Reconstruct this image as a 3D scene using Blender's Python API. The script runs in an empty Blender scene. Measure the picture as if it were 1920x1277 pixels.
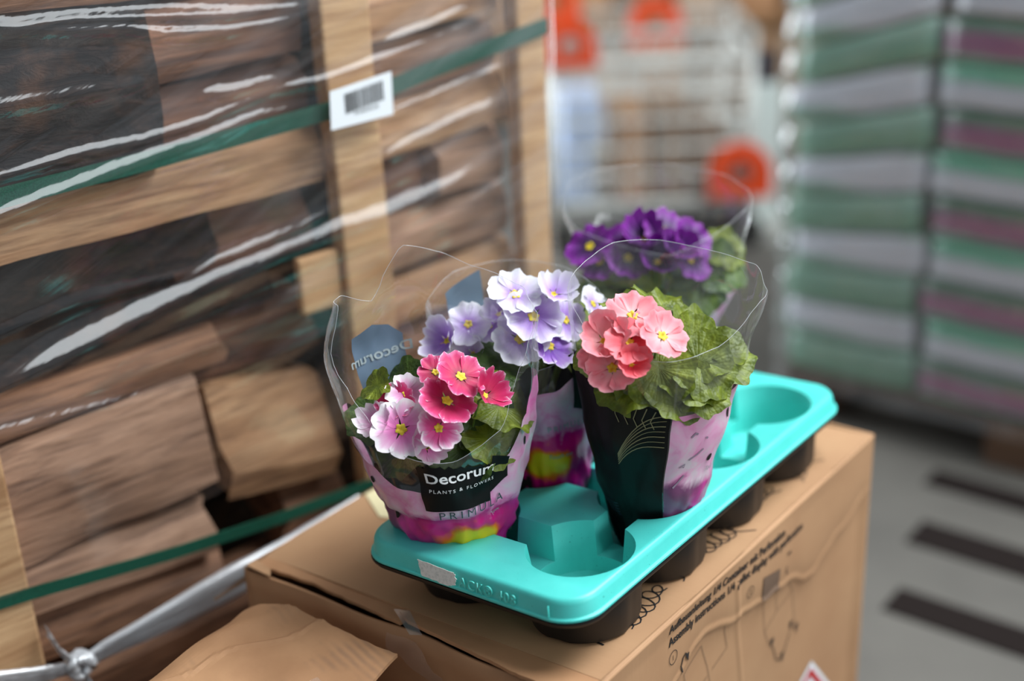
import bpy, bmesh, math, random
import numpy as np
from mathutils import Vector, Matrix, noise

scene = bpy.context.scene
COL = scene.collection

# ------------------------------------------------------------------ camera
Z0 = 0.75                                   # height of the tray top above the floor
CAM = Vector((0.7018, -0.968, Z0 + 0.754))
RIGHT = Vector((0.7904072, 0.61107292, -0.04296912))
UP = Vector((-0.21372064, 0.34081884, 0.91551407))
FWD = Vector((-0.57409054, 0.71444552, -0.39998456))
cd = bpy.data.cameras.new('camera')
cam = bpy.data.objects.new('camera', cd)
COL.objects.link(cam)
m = Matrix((RIGHT, UP, -FWD)).transposed().to_4x4()
m.translation = CAM
cam.matrix_world = m
cd.sensor_width = 36.0
cd.lens = 2575.7 * 36.0 / 1920.0
cd.clip_start = 0.05
cd.dof.use_dof = True
cd.dof.focus_distance = 1.40
cd.dof.aperture_fstop = 1.3
scene.camera = cam

# ------------------------------------------------------------------ light
world = bpy.data.worlds.new('hall_daylight')
scene.world = world
world.use_nodes = True
wb = world.node_tree.nodes['Background']
wb.inputs['Color'].default_value = (0.80, 0.90, 1.0, 1)
wb.inputs['Strength'].default_value = 0.21


def area(name, loc, target, sx, sy, power, color):
    ld = bpy.data.lights.new(name, 'AREA')
    ld.shape = 'RECTANGLE'
    ld.size, ld.size_y = sx, sy
    ld.energy = power
    ld.color = color
    o = bpy.data.objects.new(name, ld)
    COL.objects.link(o)
    o.location = loc
    o.rotation_euler = (Vector(target) - Vector(loc)).to_track_quat('-Z', 'Y').to_euler()
    return o


area('roof_skylight', (1.1, 1.6, 3.6), (-0.1, 0.2, 0.7), 2.2, 1.6, 160, (0.92, 0.97, 1.0))
area('hall_doorway', (3.4, 0.65, 2.15), (-0.4, 0.5, 0.9), 3.6, 1.0, 40, (0.92, 0.97, 1.0))
area('added_edge_light', (-3.3, 1.5, 1.0), (-0.6, 1.9, 0.6), 1.6, 1.4, 70, (0.86, 0.95, 1.0))  # added lamp, puts bright glints on the left edge of the sack stack

vs = scene.view_settings
vs.view_transform = 'Standard'
vs.look = 'None'
vs.gamma = 1.0
vs.use_curve_mapping = False
vs.exposure = 0.45

# ------------------------------------------------------------------ helpers


def lin(r, g, b):
    f = lambda c: (c / 255 / 12.92) if c / 255 <= 0.04045 else ((c / 255 + 0.055) / 1.055) ** 2.4
    return (f(r), f(g), f(b), 1.0)


class NT:
    """small node-tree helper"""

    def __init__(self, name):
        self.mat = bpy.data.materials.new(name)
        self.mat.use_nodes = True
        self.t = self.mat.node_tree
        self.t.nodes.clear()
        self.out = self.t.nodes.new('ShaderNodeOutputMaterial')

    def n(self, typ, **kw):
        nd = self.t.nodes.new('ShaderNode' + typ)
        for k, v in kw.items():
            if k.startswith('p_'):
                setattr(nd, k[2:], v)
        return nd

    def l(self, a, b):
        self.t.links.new(a, b)

    def bsdf(self, color=(0.5, 0.5, 0.5, 1), rough=0.5, **kw):
        b = self.n('BsdfPrincipled')
        if hasattr(color, 'links'):
            self.l(color, b.inputs['Base Color'])
        else:
            b.inputs['Base Color'].default_value = color
        b.inputs['Roughness'].default_value = rough
        for k, v in kw.items():
            b.inputs[k.replace('_', ' ')].default_value = v
        self.l(b.outputs[0], self.out.inputs[0])
        return b

    def coord(self, kind='Object', scale=(1, 1, 1), loc=(0, 0, 0), rot=(0, 0, 0)):
        tc = self.n('TexCoord')
        mp = self.n('Mapping')
        mp.inputs['Scale'].default_value = scale
        mp.inputs['Location'].default_value = loc
        mp.inputs['Rotation'].default_value = rot
        self.l(tc.outputs[kind], mp.inputs['Vector'])
        return mp.outputs[0]

    def noise(self, vec, scale=5, detail=4, rough=0.55, dist=0.0):
        nz = self.n('TexNoise')
        nz.inputs['Scale'].default_value = scale
        nz.inputs['Detail'].default_value = detail
        nz.inputs['Roughness'].default_value = rough
        nz.inputs['Distortion'].default_value = dist
        if vec is not None:
            self.l(vec, nz.inputs['Vector'])
        return nz.outputs['Fac']

    def ramp(self, fac, stops, interp='LINEAR'):
        r = self.n('ValToRGB')
        r.color_ramp.interpolation = interp
        el = r.color_ramp.elements
        while len(el) < len(stops):
            el.new(0.5)
        for e, (p, c) in zip(el, stops):
            e.position = p
            e.color = c
        self.l(fac, r.inputs['Fac'])
        return r.outputs['Color']

    def mix(self, fac, a, b, blend='MIX'):
        mx = self.n('Mix', p_data_type='RGBA', p_blend_type=blend)
        for s, v in ((mx.inputs[0], fac), (mx.inputs[6], a), (mx.inputs[7], b)):
            if hasattr(v, 'links'):
                self.l(v, s)
            else:
                s.default_value = v
        return mx.outputs[2]

    def math(self, op, a, b=None):
        mt = self.n('Math', p_operation=op)
        for s, v in zip(mt.inputs, (a, b)):
            if v is None:
                continue
            if hasattr(v, 'links'):
                self.l(v, s)
            else:
                s.default_value = v
        return mt.outputs[0]

    def bump(self, bs, height, strength=0.3, dist=0.002):
        b = self.n('Bump')
        b.inputs['Strength'].default_value = strength
        b.inputs['Distance'].default_value = dist
        self.l(height, b.inputs['Height'])
        self.l(b.outputs[0], bs.inputs['Normal'])


def plain(name, color, rough=0.5, **kw):
    t = NT(name)
    t.bsdf(color, rough, **kw)
    return t.mat


def tag(o, label=None, cat=None, group=None, kind=None):
    if label:
        o['label'] = label
    if cat:
        o['category'] = cat
    if group:
        o['group'] = group
    if kind:
        o['kind'] = kind
    return o


def obj(name, me, mat=None, parent=None, loc=None, smooth=None):
    o = bpy.data.objects.new(name, me)
    COL.objects.link(o)
    if mat is not None and not me.materials:
        me.materials.append(mat)
    if parent is not None:
        o.parent = parent
    if loc is not None:
        o.location = loc
    if smooth is not None:
        me.polygons.foreach_set('use_smooth', [True] * len(me.polygons))
        if smooth < 3.1:
            me.set_sharp_from_angle(angle=smooth)
    return o


def empty(name, loc, rz=0.0):
    o = bpy.data.objects.new(name, None)
    COL.objects.link(o)
    o.empty_display_size = 0.05
    o.location = loc
    o.rotation_euler = (0, 0, rz)
    return o


def pyd(name, v, f):
    me = bpy.data.meshes.new(name)
    me.from_pydata([tuple(p) for p in v], [], f)
    me.validate()
    me.update()
    return me


class MB:
    """collects boxes, tubes and prisms into one mesh"""

    def __init__(self):
        self.v, self.f = [], []

    def add(self, v, f):
        k = len(self.v)
        self.v += [tuple(p) for p in v]
        self.f += [tuple(i + k for i in q) for q in f]
        return self

    def box(self, x0, x1, y0, y1, z0, z1):
        v = [(x, y, z) for z in (z0, z1) for y in (y0, y1) for x in (x0, x1)]
        return self.add(v, [(0, 2, 3, 1), (4, 5, 7, 6), (0, 1, 5, 4), (2, 6, 7, 3), (0, 4, 6, 2), (1, 3, 7, 5)])

    def tube(self, pts, r, n=8, closed=False):
        pts = [Vector(p) for p in pts]
        rs = r if isinstance(r, (list, tuple)) else [r] * len(pts)
        v, f = [], []
        up = Vector((0.31, 0.17, 0.93)).normalized()
        for i, p in enumerate(pts):
            a = pts[i - 1] if i > 0 or closed else pts[0]
            b = pts[(i + 1) % len(pts)] if i < len(pts) - 1 or closed else pts[-1]
            t = (b - a).normalized()
            e1 = t.cross(up)
            if e1.length < 1e-3:
                e1 = t.cross(Vector((1, 0, 0)))
            e1.normalize()
            e2 = t.cross(e1)
            for k in range(n):
                an = 2 * math.pi * k / n
                v.append(p + (e1 * math.cos(an) + e2 * math.sin(an)) * rs[i])
        m_ = len(pts)
        for i in range(m_ if closed else m_ - 1):
            j = (i + 1) % m_
            for k in range(n):
                k2 = (k + 1) % n
                f.append((i * n + k, i * n + k2, j * n + k2, j * n + k))
        if not closed:
            f.append(tuple(range(n))[::-1])
            f.append(tuple((m_ - 1) * n + k for k in range(n)))
        return self.add(v, f)

    def prism(self, poly, z0, z1, scale=1.0, c=(0, 0)):
        n = len(poly)
        v = [(c[0] + x, c[1] + y, z0) for x, y in poly]
        v += [(c[0] + x * scale, c[1] + y * scale, z1) for x, y in poly]
        f = [(i, (i + 1) % n, n + (i + 1) % n, n + i) for i in range(n)]
        f += [tuple(range(n))[::-1], tuple(range(n, 2 * n))]
        return self.add(v, f)

    def mesh(self, name):
        me = pyd(name, self.v, self.f)
        bm = bmesh.new()
        bm.from_mesh(me)
        bmesh.ops.recalc_face_normals(bm, faces=bm.faces)
        bm.to_mesh(me)
        bm.free()
        return me

    def build(self, name, mat, parent=None, smooth=None, loc=None):
        return obj(name, self.mesh(name), mat, parent, loc, smooth)


def circle(r, n=32, a0=0.0):
    return [(r * math.cos(a0 + 2 * math.pi * i / n), r * math.sin(a0 + 2 * math.pi * i / n)) for i in range(n)]


def rrect(x0, x1, y0, y1, r, n=8):
    p = []
    for cx, cy, a in ((x1 - r, y1 - r, 0), (x0 + r, y1 - r, 90), (x0 + r, y0 + r, 180), (x1 - r, y0 + r, 270)):
        for i in range(n + 1):
            t = math.radians(a + 90 * i / n)
            p.append((cx + r * math.cos(t), cy + r * math.sin(t)))
    return p


def bevelled(o, width, segs=2, angle=35):
    b = o.modifiers.new('bevel', 'BEVEL')
    b.width = width
    b.segments = segs
    b.limit_method = 'ANGLE'
    b.angle_limit = math.radians(angle)
    return o


def text_mesh(body, size=1.0, extrude=0.0, bold=0.0, spacing=1.0, align='LEFT'):
    cu = bpy.data.curves.new('lettering', 'FONT')
    cu.body = body
    cu.size = size
    cu.extrude = extrude
    cu.offset = bold
    cu.space_character = spacing
    cu.align_x = align
    cu.resolution_u = 3
    o = bpy.data.objects.new('lettering', cu)
    COL.objects.link(o)
    dg = bpy.context.evaluated_depsgraph_get()
    me = bpy.data.meshes.new_from_object(o.evaluated_get(dg))
    bpy.data.objects.remove(o)
    bpy.data.curves.remove(cu)
    me.materials.clear()
    return me


def map_mesh(me, fn):
    for v in me.vertices:
        v.co = fn(v.co.x, v.co.y, v.co.z)
    me.update()
    return me


def interp(x, pts):
    if x <= pts[0][0]:
        return pts[0][1]
    for (a, p), (b, q) in zip(pts, pts[1:]):
        if x <= b:
            t = (x - a) / (b - a)
            return p + (q - p) * t
    return pts[-1][1]


def smooth_interp(x, pts):
    if x <= pts[0][0]:
        return pts[0][1]
    for (a, p), (b, q) in zip(pts, pts[1:]):
        if x <= b:
            t = (x - a) / (b - a)
            t = t * t * (3 - 2 * t)
            return p + (q - p) * t
    return pts[-1][1]


# ------------------------------------------------------------------ measured positions
FLOWERS = {
 'front': [
  (-0.0599, 0.05, 0.1314, 0.0538, 'blush'),
  (-0.0219, 0.055, 0.1332, 0.0440, 'rose'),
  (-0.0359, 0.045, 0.1074, 0.0457, 'blush_pale'),
  (-0.0121, 0.045, 0.1583, 0.0525, 'crimson'),
  (0.0028, 0.03, 0.1777, 0.0506, 'crimson'),
  (0.0265, 0.035, 0.1574, 0.0453, 'crimson'),
  (-0.0542, 0.02, 0.1567, 0.0381, 'blush_pale'),
  (-0.0653, 0.025, 0.1512, 0.0381, 'crimson'),
  (-0.083, 0.03, 0.1303, 0.0426, 'blush_pale'),
  (-0.0239, 0.01, 0.1746, 0.0327, 'crimson'),
  (-0.0404, 0.02, 0.1365, 0.0384, 'rose'),
 ],
 'lav': [
  (-0.0016, 0.045, 0.2032, 0.0565, 'lavender'),
  (-0.0196, 0.03, 0.2237, 0.0533, 'lavender_white'),
  (0.0215, 0.02, 0.2177, 0.0480, 'lavender_white'),
  (-0.0168, 0.05, 0.1803, 0.0544, 'lavender_white'),
  (0.0141, 0.05, 0.1712, 0.0523, 'violet'),
  (-0.0954, 0.03, 0.1731, 0.0517, 'lavender'),
  (-0.0717, 0.02, 0.1876, 0.0438, 'lavender_white'),
  (-0.05, 0.02, 0.184, 0.0404, 'lavender'),
  (-0.0676, 0.03, 0.1565, 0.0439, 'lavender_white'),
  (0.0333, 0.02, 0.1873, 0.0438, 'lavender'),
  (0.0649, 0, 0.1963, 0.0384, 'lavender_white'),
  (-0.0384, 0.02, 0.1972, 0.0414, 'lavender_white'),
 ],
 'pink': [
  (-0.0192, 0.03, 0.2226, 0.0490, 'coral_pale'),
  (0.0083, 0.05, 0.2077, 0.0486, 'coral_pale'),
  (-0.0492, 0.04, 0.2005, 0.0533, 'coral_pale'),
  (-0.025, 0.055, 0.2047, 0.0442, 'coral'),
  (-0.0427, 0.06, 0.18, 0.0476, 'coral_pale'),
  (-0.0241, 0.065, 0.1849, 0.0368, 'coral'),
  (-0.0556, 0.05, 0.1866, 0.0372, 'coral_pale'),
  (-0.0001, 0.03, 0.2135, 0.0374, 'coral_pale'),
 ],
 'purple': [
  (-0.0891, 0.03, 0.2008, 0.0514, 'purple'),
  (-0.0776, 0.035, 0.1829, 0.0489, 'purple'),
  (-0.0237, 0.02, 0.2022, 0.0594, 'purple'),
  (0.006, 0.01, 0.2068, 0.0584, 'purple'),
  (0.0345, 0.02, 0.2021, 0.0478, 'purple'),
  (-0.0098, 0.045, 0.1819, 0.0551, 'purple'),
  (0.0313, 0.035, 0.1802, 0.0541, 'purple'),
  (-0.0439, 0.04, 0.1872, 0.0513, 'purple'),
  (0.0119, 0.04, 0.1939, 0.0512, 'purple'),
  (-0.0518, 0, 0.1883, 0.0459, 'purple'),
 ],
}
LEAVES = {
 'front': [(-0.0839, 0.01, 0.1632, 0.0383), (-0.0542, -0.01, 0.1558, 0.0500), (0.0406, -0.03, 0.1564, 0.0619), (0.0501, 0.01, 0.1317, 0.0718), (0.0216, 0.02, 0.1148, 0.0717), (0.0007, 0.04, 0.1004, 0.0711), (0.0446, 0.045, 0.1069, 0.0598), (-0.0981, 0.01, 0.1253, 0.0609), (-0.06, 0.02, 0.0942, 0.0666), (-0.0143, -0.04, 0.137, 0.0626), ],
 'lav': [(0.0331, 0, 0.1405, 0.0709), (-0.0265, 0.02, 0.1397, 0.0759), (-0.0623, 0, 0.1259, 0.0712), (0.0555, -0.02, 0.1565, 0.0655), (0.0069, -0.05, 0.1854, 0.0662), (-0.073, -0.02, 0.1501, 0.0596), ],
 'pink': [(0.029, -0.03, 0.1904, 0.0615), (0.0659, -0.02, 0.1684, 0.0727), (0.0713, 0, 0.1575, 0.0664), (0.0123, -0.05, 0.2036, 0.0451), (0.0367, 0.03, 0.1621, 0.0705), (0.0504, 0.04, 0.166, 0.0592), (0.0247, 0.06, 0.1501, 0.0587), (0.0576, 0.055, 0.146, 0.0536), (-0.0035, 0.04, 0.1557, 0.0594), (-0.0606, 0.03, 0.1802, 0.0539), (-0.0303, 0.05, 0.1618, 0.0642), (-0.027, -0.04, 0.2073, 0.0336), (0.098, -0.01, 0.159, 0.0613), (0.0434, 0.02, 0.1781, 0.0598), (0.0051, 0.045, 0.1707, 0.0589), ],
 'purple': [(0.073, 0, 0.1765, 0.0591), (0.0636, 0.02, 0.1599, 0.0718), (0.0349, 0.04, 0.1446, 0.0713), (-0.0029, 0.03, 0.1426, 0.0717), (-0.0615, 0.03, 0.1526, 0.0715), (-0.0854, 0, 0.1492, 0.0661), ],
}
WRINKLES = [
  ([(-0.4316, 1.2654), (-0.2066, 1.2599), (-0.1119, 1.2494), (-0.0226, 1.2377), (0.0677, 1.2334), (0.1045, 1.2354)], 0.0072, 0.003312),
  ([(-0.4263, 1.2883), (-0.214, 1.2512), (-0.1499, 1.244), (-0.1086, 1.2307), (-0.0317, 1.2208), (0.0374, 1.2209), (0.0965, 1.2304)], 0.0078, 0.003588),
  ([(-0.0842, 1.1595), (-0.0347, 1.1527), (0.0076, 1.1554), (0.0495, 1.1572)], 0.0072, 0.002736),
  ([(-0.4807, 1.0502), (-0.2806, 1.0803), (-0.232, 1.0865), (-0.1942, 1.0928), (-0.1358, 1.101), (-0.0822, 1.1067), (-0.0116, 1.1185), (0.0835, 1.1191)], 0.0096, 0.004224),
  ([(-0.4482, 1.1056), (-0.2196, 1.1221), (-0.1517, 1.1213), (-0.0723, 1.1275), (0.0133, 1.145), (0.0901, 1.1436), (0.1809, 1.1568), (0.2987, 1.1742), (0.3887, 1.1947)], 0.006, 0.0024),
  ([(-0.5243, 0.8591), (-0.3523, 0.8902), (-0.2252, 0.9132), (-0.0865, 0.9383), (0.0326, 0.9488), (0.0958, 0.9546), (0.1611, 0.9559), (0.275, 0.9756), (0.4267, 1.0202)], 0.0165, 0.00825),
  ([(-0.5217, 0.8704), (-0.35, 0.9021), (-0.2103, 0.925), (-0.0832, 0.9608), (0.0356, 0.9734), (0.1486, 0.9963), (0.2079, 1.0066), (0.4195, 1.0696)], 0.0084, 0.003528),
  ([(-0.258, 0.9073), (-0.1364, 0.9293), (-0.0507, 0.9384), (0.0583, 0.9711), (0.1069, 0.9833)], 0.0065, 0.00234),
  ([(-0.5256, 0.8534), (-0.3624, 0.839), (-0.2716, 0.8312), (-0.1739, 0.8223), (-0.089, 0.8216), (0.0175, 0.8267), (0.0905, 0.8335)], 0.0117, 0.005382),
  ([(-0.5233, 0.8633), (-0.3648, 0.8268), (-0.3301, 0.8191), (-0.2867, 0.8178)], 0.0072, 0.002736),
  ([(-0.2322, 0.8726), (-0.1444, 0.8779), (-0.043, 0.8881), (0.0256, 0.8926), (0.0892, 0.8959), (0.1901, 0.9049), (0.4137, 0.9513)], 0.0104, 0.003952),
  ([(0.088, 1.0255), (0.1689, 1.0348), (0.2812, 1.0568), (0.4196, 1.0732)], 0.0096, 0.003648),
  ([(0.1091, 1.0746), (0.207, 1.0887), (0.3111, 1.1037), (0.4219, 1.1196)], 0.0084, 0.003192),
  ([(0.0579, 0.9011), (0.1566, 0.9101), (0.281, 0.9373), (0.4248, 0.9793)], 0.0096, 0.003648),
  ([(0.1227, 0.8237), (0.2382, 0.8505), (0.4103, 0.8822)], 0.012, 0.00456),
  ([(0.1507, 1.1716), (0.2485, 1.182), (0.3355, 1.2023)], 0.0072, 0.002736),
  ([(-0.4294, 1.1893), (-0.2263, 1.1839), (-0.1289, 1.1831)], 0.0084, 0.00252),
  ([(-0.5083, 0.9291), (-0.2482, 0.962), (-0.1325, 0.9546), (-0.026, 0.9588), (0.098, 0.975)], 0.0078, 0.00234),
]


# ------------------------------------------------------------------ materials


def wood(name, light, mid, dark, grain=1.0, bumps=0.5):
    t = NT(name)
    info = t.n('ObjectInfo')
    tc = t.n('TexCoord')
    add = t.n('VectorMath', p_operation='ADD')
    sc = t.n('VectorMath', p_operation='SCALE')
    sc.inputs[0].default_value = (7.3, 3.1, 5.7)
    t.l(info.outputs['Random'], sc.inputs['Scale'])
    t.l(tc.outputs['Object'], add.inputs[0])
    t.l(sc.outputs[0], add.inputs[1])
    mp = t.n('Mapping')
    mp.inputs['Scale'].default_value = (1.6, 14, 14)
    t.l(add.outputs[0], mp.inputs['Vector'])
    n1 = t.noise(mp.outputs[0], 3.2 * grain, 6, 0.6, 0.5)
    mp2 = t.n('Mapping')
    mp2.inputs['Scale'].default_value = (2.2, 34, 34)
    t.l(add.outputs[0], mp2.inputs['Vector'])
    n2 = t.noise(mp2.outputs[0], 4.0, 5, 0.65)
    blot = t.noise(add.outputs[0], 9, 3)
    c = t.ramp(n1, [(0.30, dark), (0.46, mid), (0.66, light)])
    c = t.mix(t.ramp(n2, [(0.34, (0.75, 0.75, 0.75, 1)), (0.56, (0, 0, 0, 1))]), c, dark)
    c = t.mix(t.ramp(blot, [(0.45, (0, 0, 0, 1)), (0.75, (0.55, 0.55, 0.55, 1))]), c, mid)
    b = t.bsdf(c, 0.75)
    t.bump(b, t.math('ADD', n1, n2), bumps, 0.004)
    return t.mat


M = {}
M['wood_tan'] = wood('split_wood_tan', lin(208, 168, 128), lin(182, 138, 100), lin(112, 78, 54))
M['wood_post'] = wood('sawn_post_wood', lin(220, 182, 138), lin(200, 160, 117), lin(160, 118, 80), 0.7, 0.25)
M['wood_brown'] = wood('split_wood_brown', lin(168, 124, 94), lin(132, 94, 70), lin(70, 46, 34))
M['wood_grey'] = wood('split_wood_greyed', lin(188, 150, 124), lin(158, 122, 98), lin(92, 66, 52))
M['wood_red'] = wood('split_wood_reddish', lin(150, 106, 80), lin(110, 74, 56), lin(50, 32, 26))


def bark():
    t = NT('rough_bark')
    co = t.coord('Object', (5, 16, 16))
    n1 = t.noise(co, 3.5, 8, 0.7, 0.8)
    n2 = t.noise(t.coord('Object'), 14, 4)
    c = t.ramp(n1, [(0.32, lin(10, 7, 6)), (0.5, lin(32, 22, 19)), (0.68, lin(72, 50, 40))])
    c = t.mix(t.ramp(n2, [(0.55, (0, 0, 0, 1)), (0.7, (0.5, 0.5, 0.5, 1))]), c, lin(104, 66, 40))
    b = t.bsdf(c, 0.8)
    t.bump(b, n1, 0.9, 0.01)
    return t.mat


M['bark'] = bark()


def cardboard(name, base, dark):
    t = NT(name)
    co = t.coord('Object')
    n1 = t.noise(co, 6, 4)
    n2 = t.noise(co, 260, 3, 0.7)
    fl = t.noise(t.coord('Object', (4, 190, 4)), 1.0, 2)
    c = t.ramp(n1, [(0.3, dark), (0.62, base)])
    c = t.mix(t.math('MULTIPLY', n2, 0.22), c, dark)
    b = t.bsdf(c, 0.72)
    t.bump(b, t.math('ADD', t.math('MULTIPLY', fl, 0.5), n1), 0.10, 0.003)
    return t.mat


M['card'] = cardboard('kraft_cardboard', lin(184, 143, 105), lin(170, 128, 92))
M['card_old'] = cardboard('worn_cardboard', lin(188, 141, 101), lin(162, 116, 80))
M['card_flap'] = None
M['card_dark'] = cardboard('dark_cardboard', lin(146, 116, 92), lin(120, 94, 74))


def flap_card():
    t = NT('scuffed_flap_cardboard')
    co = t.coord('Object')
    n1 = t.noise(co, 9, 5)
    c = t.ramp(n1, [(0.3, lin(160, 116, 80)), (0.62, lin(188, 142, 102))])
    wv = t.n('TexWave', p_bands_direction='Y')
    wv.inputs['Scale'].default_value = 32
    wv.inputs['Distortion'].default_value = 1.5
    t.l(t.coord('Object', rot=(0, 0, 0.25)), wv.inputs['Vector'])
    st = t.math('MULTIPLY', t.ramp(t.noise(co, 12, 3), [(0.48, (0, 0, 0, 1)), (0.62, (1, 1, 1, 1))]), wv.outputs['Fac'])
    c = t.mix(t.math('MULTIPLY', st, 0.40), c, lin(112, 88, 74))
    b = t.bsdf(c, 0.75)
    t.bump(b, t.noise(co, 30, 4), 0.15, 0.002)
    return t.mat


M['card_flap'] = flap_card()


def teal():
    t = NT('turquoise_plastic')
    co = t.coord('Object')
    n = t.noise(co, 40, 3)
    c = t.ramp(n, [(0.3, lin(74, 206, 196)), (0.7, lin(82, 212, 202))])
    sp = t.noise(co, 330, 2)
    c = t.mix(t.ramp(sp, [(0.70, (0, 0, 0, 1)), (0.76, (0.7, 0.7, 0.7, 1))]), c, lin(20, 130, 120))
    b = t.bsdf(c, 0.42, Specular_IOR_Level=0.6)
    b.inputs['Subsurface Weight'].default_value = 0.0
    t.bump(b, t.noise(co, 500, 2), 0.04, 0.001)
    return t.mat


M['teal'] = teal()
M['black'] = plain('black_plastic', lin(17, 16, 16), 0.45)
M['pot'] = plain('dark_pot_plastic', lin(40, 34, 32), 0.5)
M['ink'] = plain('black_ink', lin(28, 25, 24), 0.7)
M['marker'] = plain('black_marker', lin(20, 20, 24), 0.55)
M['white'] = plain('white_paper', lin(232, 236, 240), 0.6)
M['white_ink'] = plain('white_ink', lin(240, 240, 240), 0.5)
M['red'] = plain('red_print', lin(190, 30, 34), 0.5)
M['strap'] = None


def strap():
    t = NT('green_strapping')
    w = t.noise(t.coord('Object', (1, 1, 1)), 700, 2)
    c = t.ramp(w, [(0.35, lin(14, 66, 52)), (0.65, lin(26, 92, 72))])
    b = t.bsdf(c, 0.45)
    t.bump(b, w, 0.25, 0.001)
    return t.mat


M['strap'] = strap()


def film(name, haze0, haze1, rough, tint=(1, 1, 1, 1), streak=(3, 40, 40), gloss=0.055, lo=0.45, hi=0.75, ripples_and_sheen=False):
    """clear plastic sheet: see-through, glossy by Fresnel, with milky stretch marks"""
    t = NT(name)
    tr = t.n('BsdfTransparent')
    tr.inputs['Color'].default_value = tint
    gl = t.n('BsdfGlossy')
    gl.inputs['Roughness'].default_value = rough
    gl.inputs['Color'].default_value = (1, 1, 1, 1)
    lw = t.n('LayerWeight')
    lw.inputs['Blend'].default_value = 0.5
    sch = t.math('ADD', gloss, t.math('MULTIPLY', t.math('POWER', lw.outputs['Facing'], 4.5), 0.9))
    if ripples_and_sheen:
        rp = t.noise(t.coord('UV', (0.8, 26, 1)), 2.0, 3, 0.5)
        bp = t.n('Bump')
        bp.inputs['Strength'].default_value = 0.5
        bp.inputs['Distance'].default_value = 0.0012
        t.l(rp, bp.inputs['Height'])
        t.l(bp.outputs[0], gl.inputs['Normal'])
    df = t.n('BsdfTranslucent')
    df.inputs['Color'].default_value = (0.85, 0.87, 0.9, 1)
    dd = t.n('BsdfDiffuse')
    dd.inputs['Color'].default_value = (0.85, 0.87, 0.9, 1)
    md = t.n('MixShader')
    md.inputs[0].default_value = 0.35
    t.l(dd.outputs[0], md.inputs[1])
    t.l(df.outputs[0], md.inputs[2])
    nz = t.noise(t.coord('UV', streak), 3, 5, 0.6)
    hz = t.n('MapRange')
    hz.inputs['From Min'].default_value = lo
    hz.inputs['From Max'].default_value = hi
    hz.inputs['To Min'].default_value = haze0
    hz.inputs['To Max'].default_value = haze1
    t.l(nz, hz.inputs['Value'])
    m1 = t.n('MixShader')
    hzo = hz.outputs[0]
    if ripples_and_sheen:                                # sheen off the film, painted as haze growing towards the far end
        spx = t.n('SeparateXYZ')
        uvn = t.n('UVMap')
        t.l(uvn.outputs[0], spx.inputs[0])
        far_sheen = t.n('MapRange')
        far_sheen.inputs['From Min'].default_value = 0.25
        far_sheen.inputs['From Max'].default_value = 0.72
        far_sheen.inputs['To Min'].default_value = 0.25
        far_sheen.inputs['To Max'].default_value = 1.9
        t.l(spx.outputs[0], far_sheen.inputs['Value'])
        hzo = t.math('MULTIPLY', hzo, far_sheen.outputs[0])
    t.l(hzo, m1.inputs[0])
    t.l(tr.outputs[0], m1.inputs[1])
    t.l(md.outputs[0], m1.inputs[2])
    m2 = t.n('MixShader')
    t.l(sch, m2.inputs[0])
    t.l(m1.outputs[0], m2.inputs[1])
    t.l(gl.outputs[0], m2.inputs[2])
    t.l(m2.outputs[0], t.out.inputs[0])
    return t.mat


M['wrap'] = film('stretch_wrap', 0.02, 0.13, 0.09, streak=(0.9, 7, 1), ripples_and_sheen=True, gloss=0.085)
M['cello'] = film('clear_sleeve_film', 0.018, 0.075, 0.06, streak=(6, 5, 8), gloss=0.075)
M['cello_fold'] = film('folded_sleeve_film', 0.10, 0.30, 0.10, streak=(60, 14, 8), lo=0.35, hi=0.7)
M['cello_edge'] = film('sleeve_film_edge', 0.45, 0.7, 0.15, streak=(8, 8, 8))
M['tape'] = film('clear_packing_tape', 0.08, 0.25, 0.12, streak=(20, 60, 1))
M['rope'] = film('twisted_film', 0.5, 0.9, 0.14, streak=(3, 26, 1), gloss=0.16, lo=0.35, hi=0.65)

# ------------------------------------------------------------------ setting: floor and far wall


def concrete():
    t = NT('concrete_floor')
    co = t.coord('Object')
    n = t.noise(co, 1.7, 6, 0.6)
    n2 = t.noise(co, 14, 5)
    c = t.ramp(n, [(0.3, lin(84, 81, 76)), (0.7, lin(110, 106, 99))])
    c = t.mix(t.math('MULTIPLY', n2, 0.4), c, lin(88, 84, 80))
    b = t.bsdf(c, 0.6)
    t.bump(b, n2, 0.1, 0.004)
    return t.mat


fl = MB().box(-7, 5, -3, 9, -0.1, 0.0).build('floor', concrete())
tag(fl, kind='structure')


def boards():
    t = NT('timber_back_wall')
    n = t.noise(t.coord('Object', (0.6, 1, 6)), 3, 4)
    t.bsdf(t.ramp(n, [(0.3, lin(44, 28, 18)), (0.7, lin(98, 66, 42))]), 0.8)
    return t.mat


BO = Vector((-1.489, 2.536, 0))              # foot of the trolley row in the background
SIDE = Vector((0.77951824, 0.62637953, 0))
AWAY = Vector((-0.62637953, 0.77951824, 0))
TOW = -AWAY
RZ = math.atan2(SIDE.y, SIDE.x)
wl = MB().box(-6, 6, 0, 0.1, 0, 4).build('wall_back', boards())
wl.location = BO + AWAY * 2.6
wl.rotation_euler = (0, 0, RZ)
tag(wl, kind='structure')

# ------------------------------------------------------------------ crate of firewood
WD = Vector((0.20791169, 0.9781476, 0))      # along the crate's open side
WN = Vector((0.9781476, -0.20791169, 0))     # out of it
WO = Vector((-0.5, 0.08, 0))
WRZ = math.atan2(WD.y, WD.x)


def wp(s, z, off=0.0):
    return WO + WD * s + WN * off + Vector((0, 0, z))


crate = empty('firewood_crate', WO, WRZ)
tag(crate, 'pale sawn timber crate frame holding split firewood under stretch film', 'crate')
rnd = random.Random(4)


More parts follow.
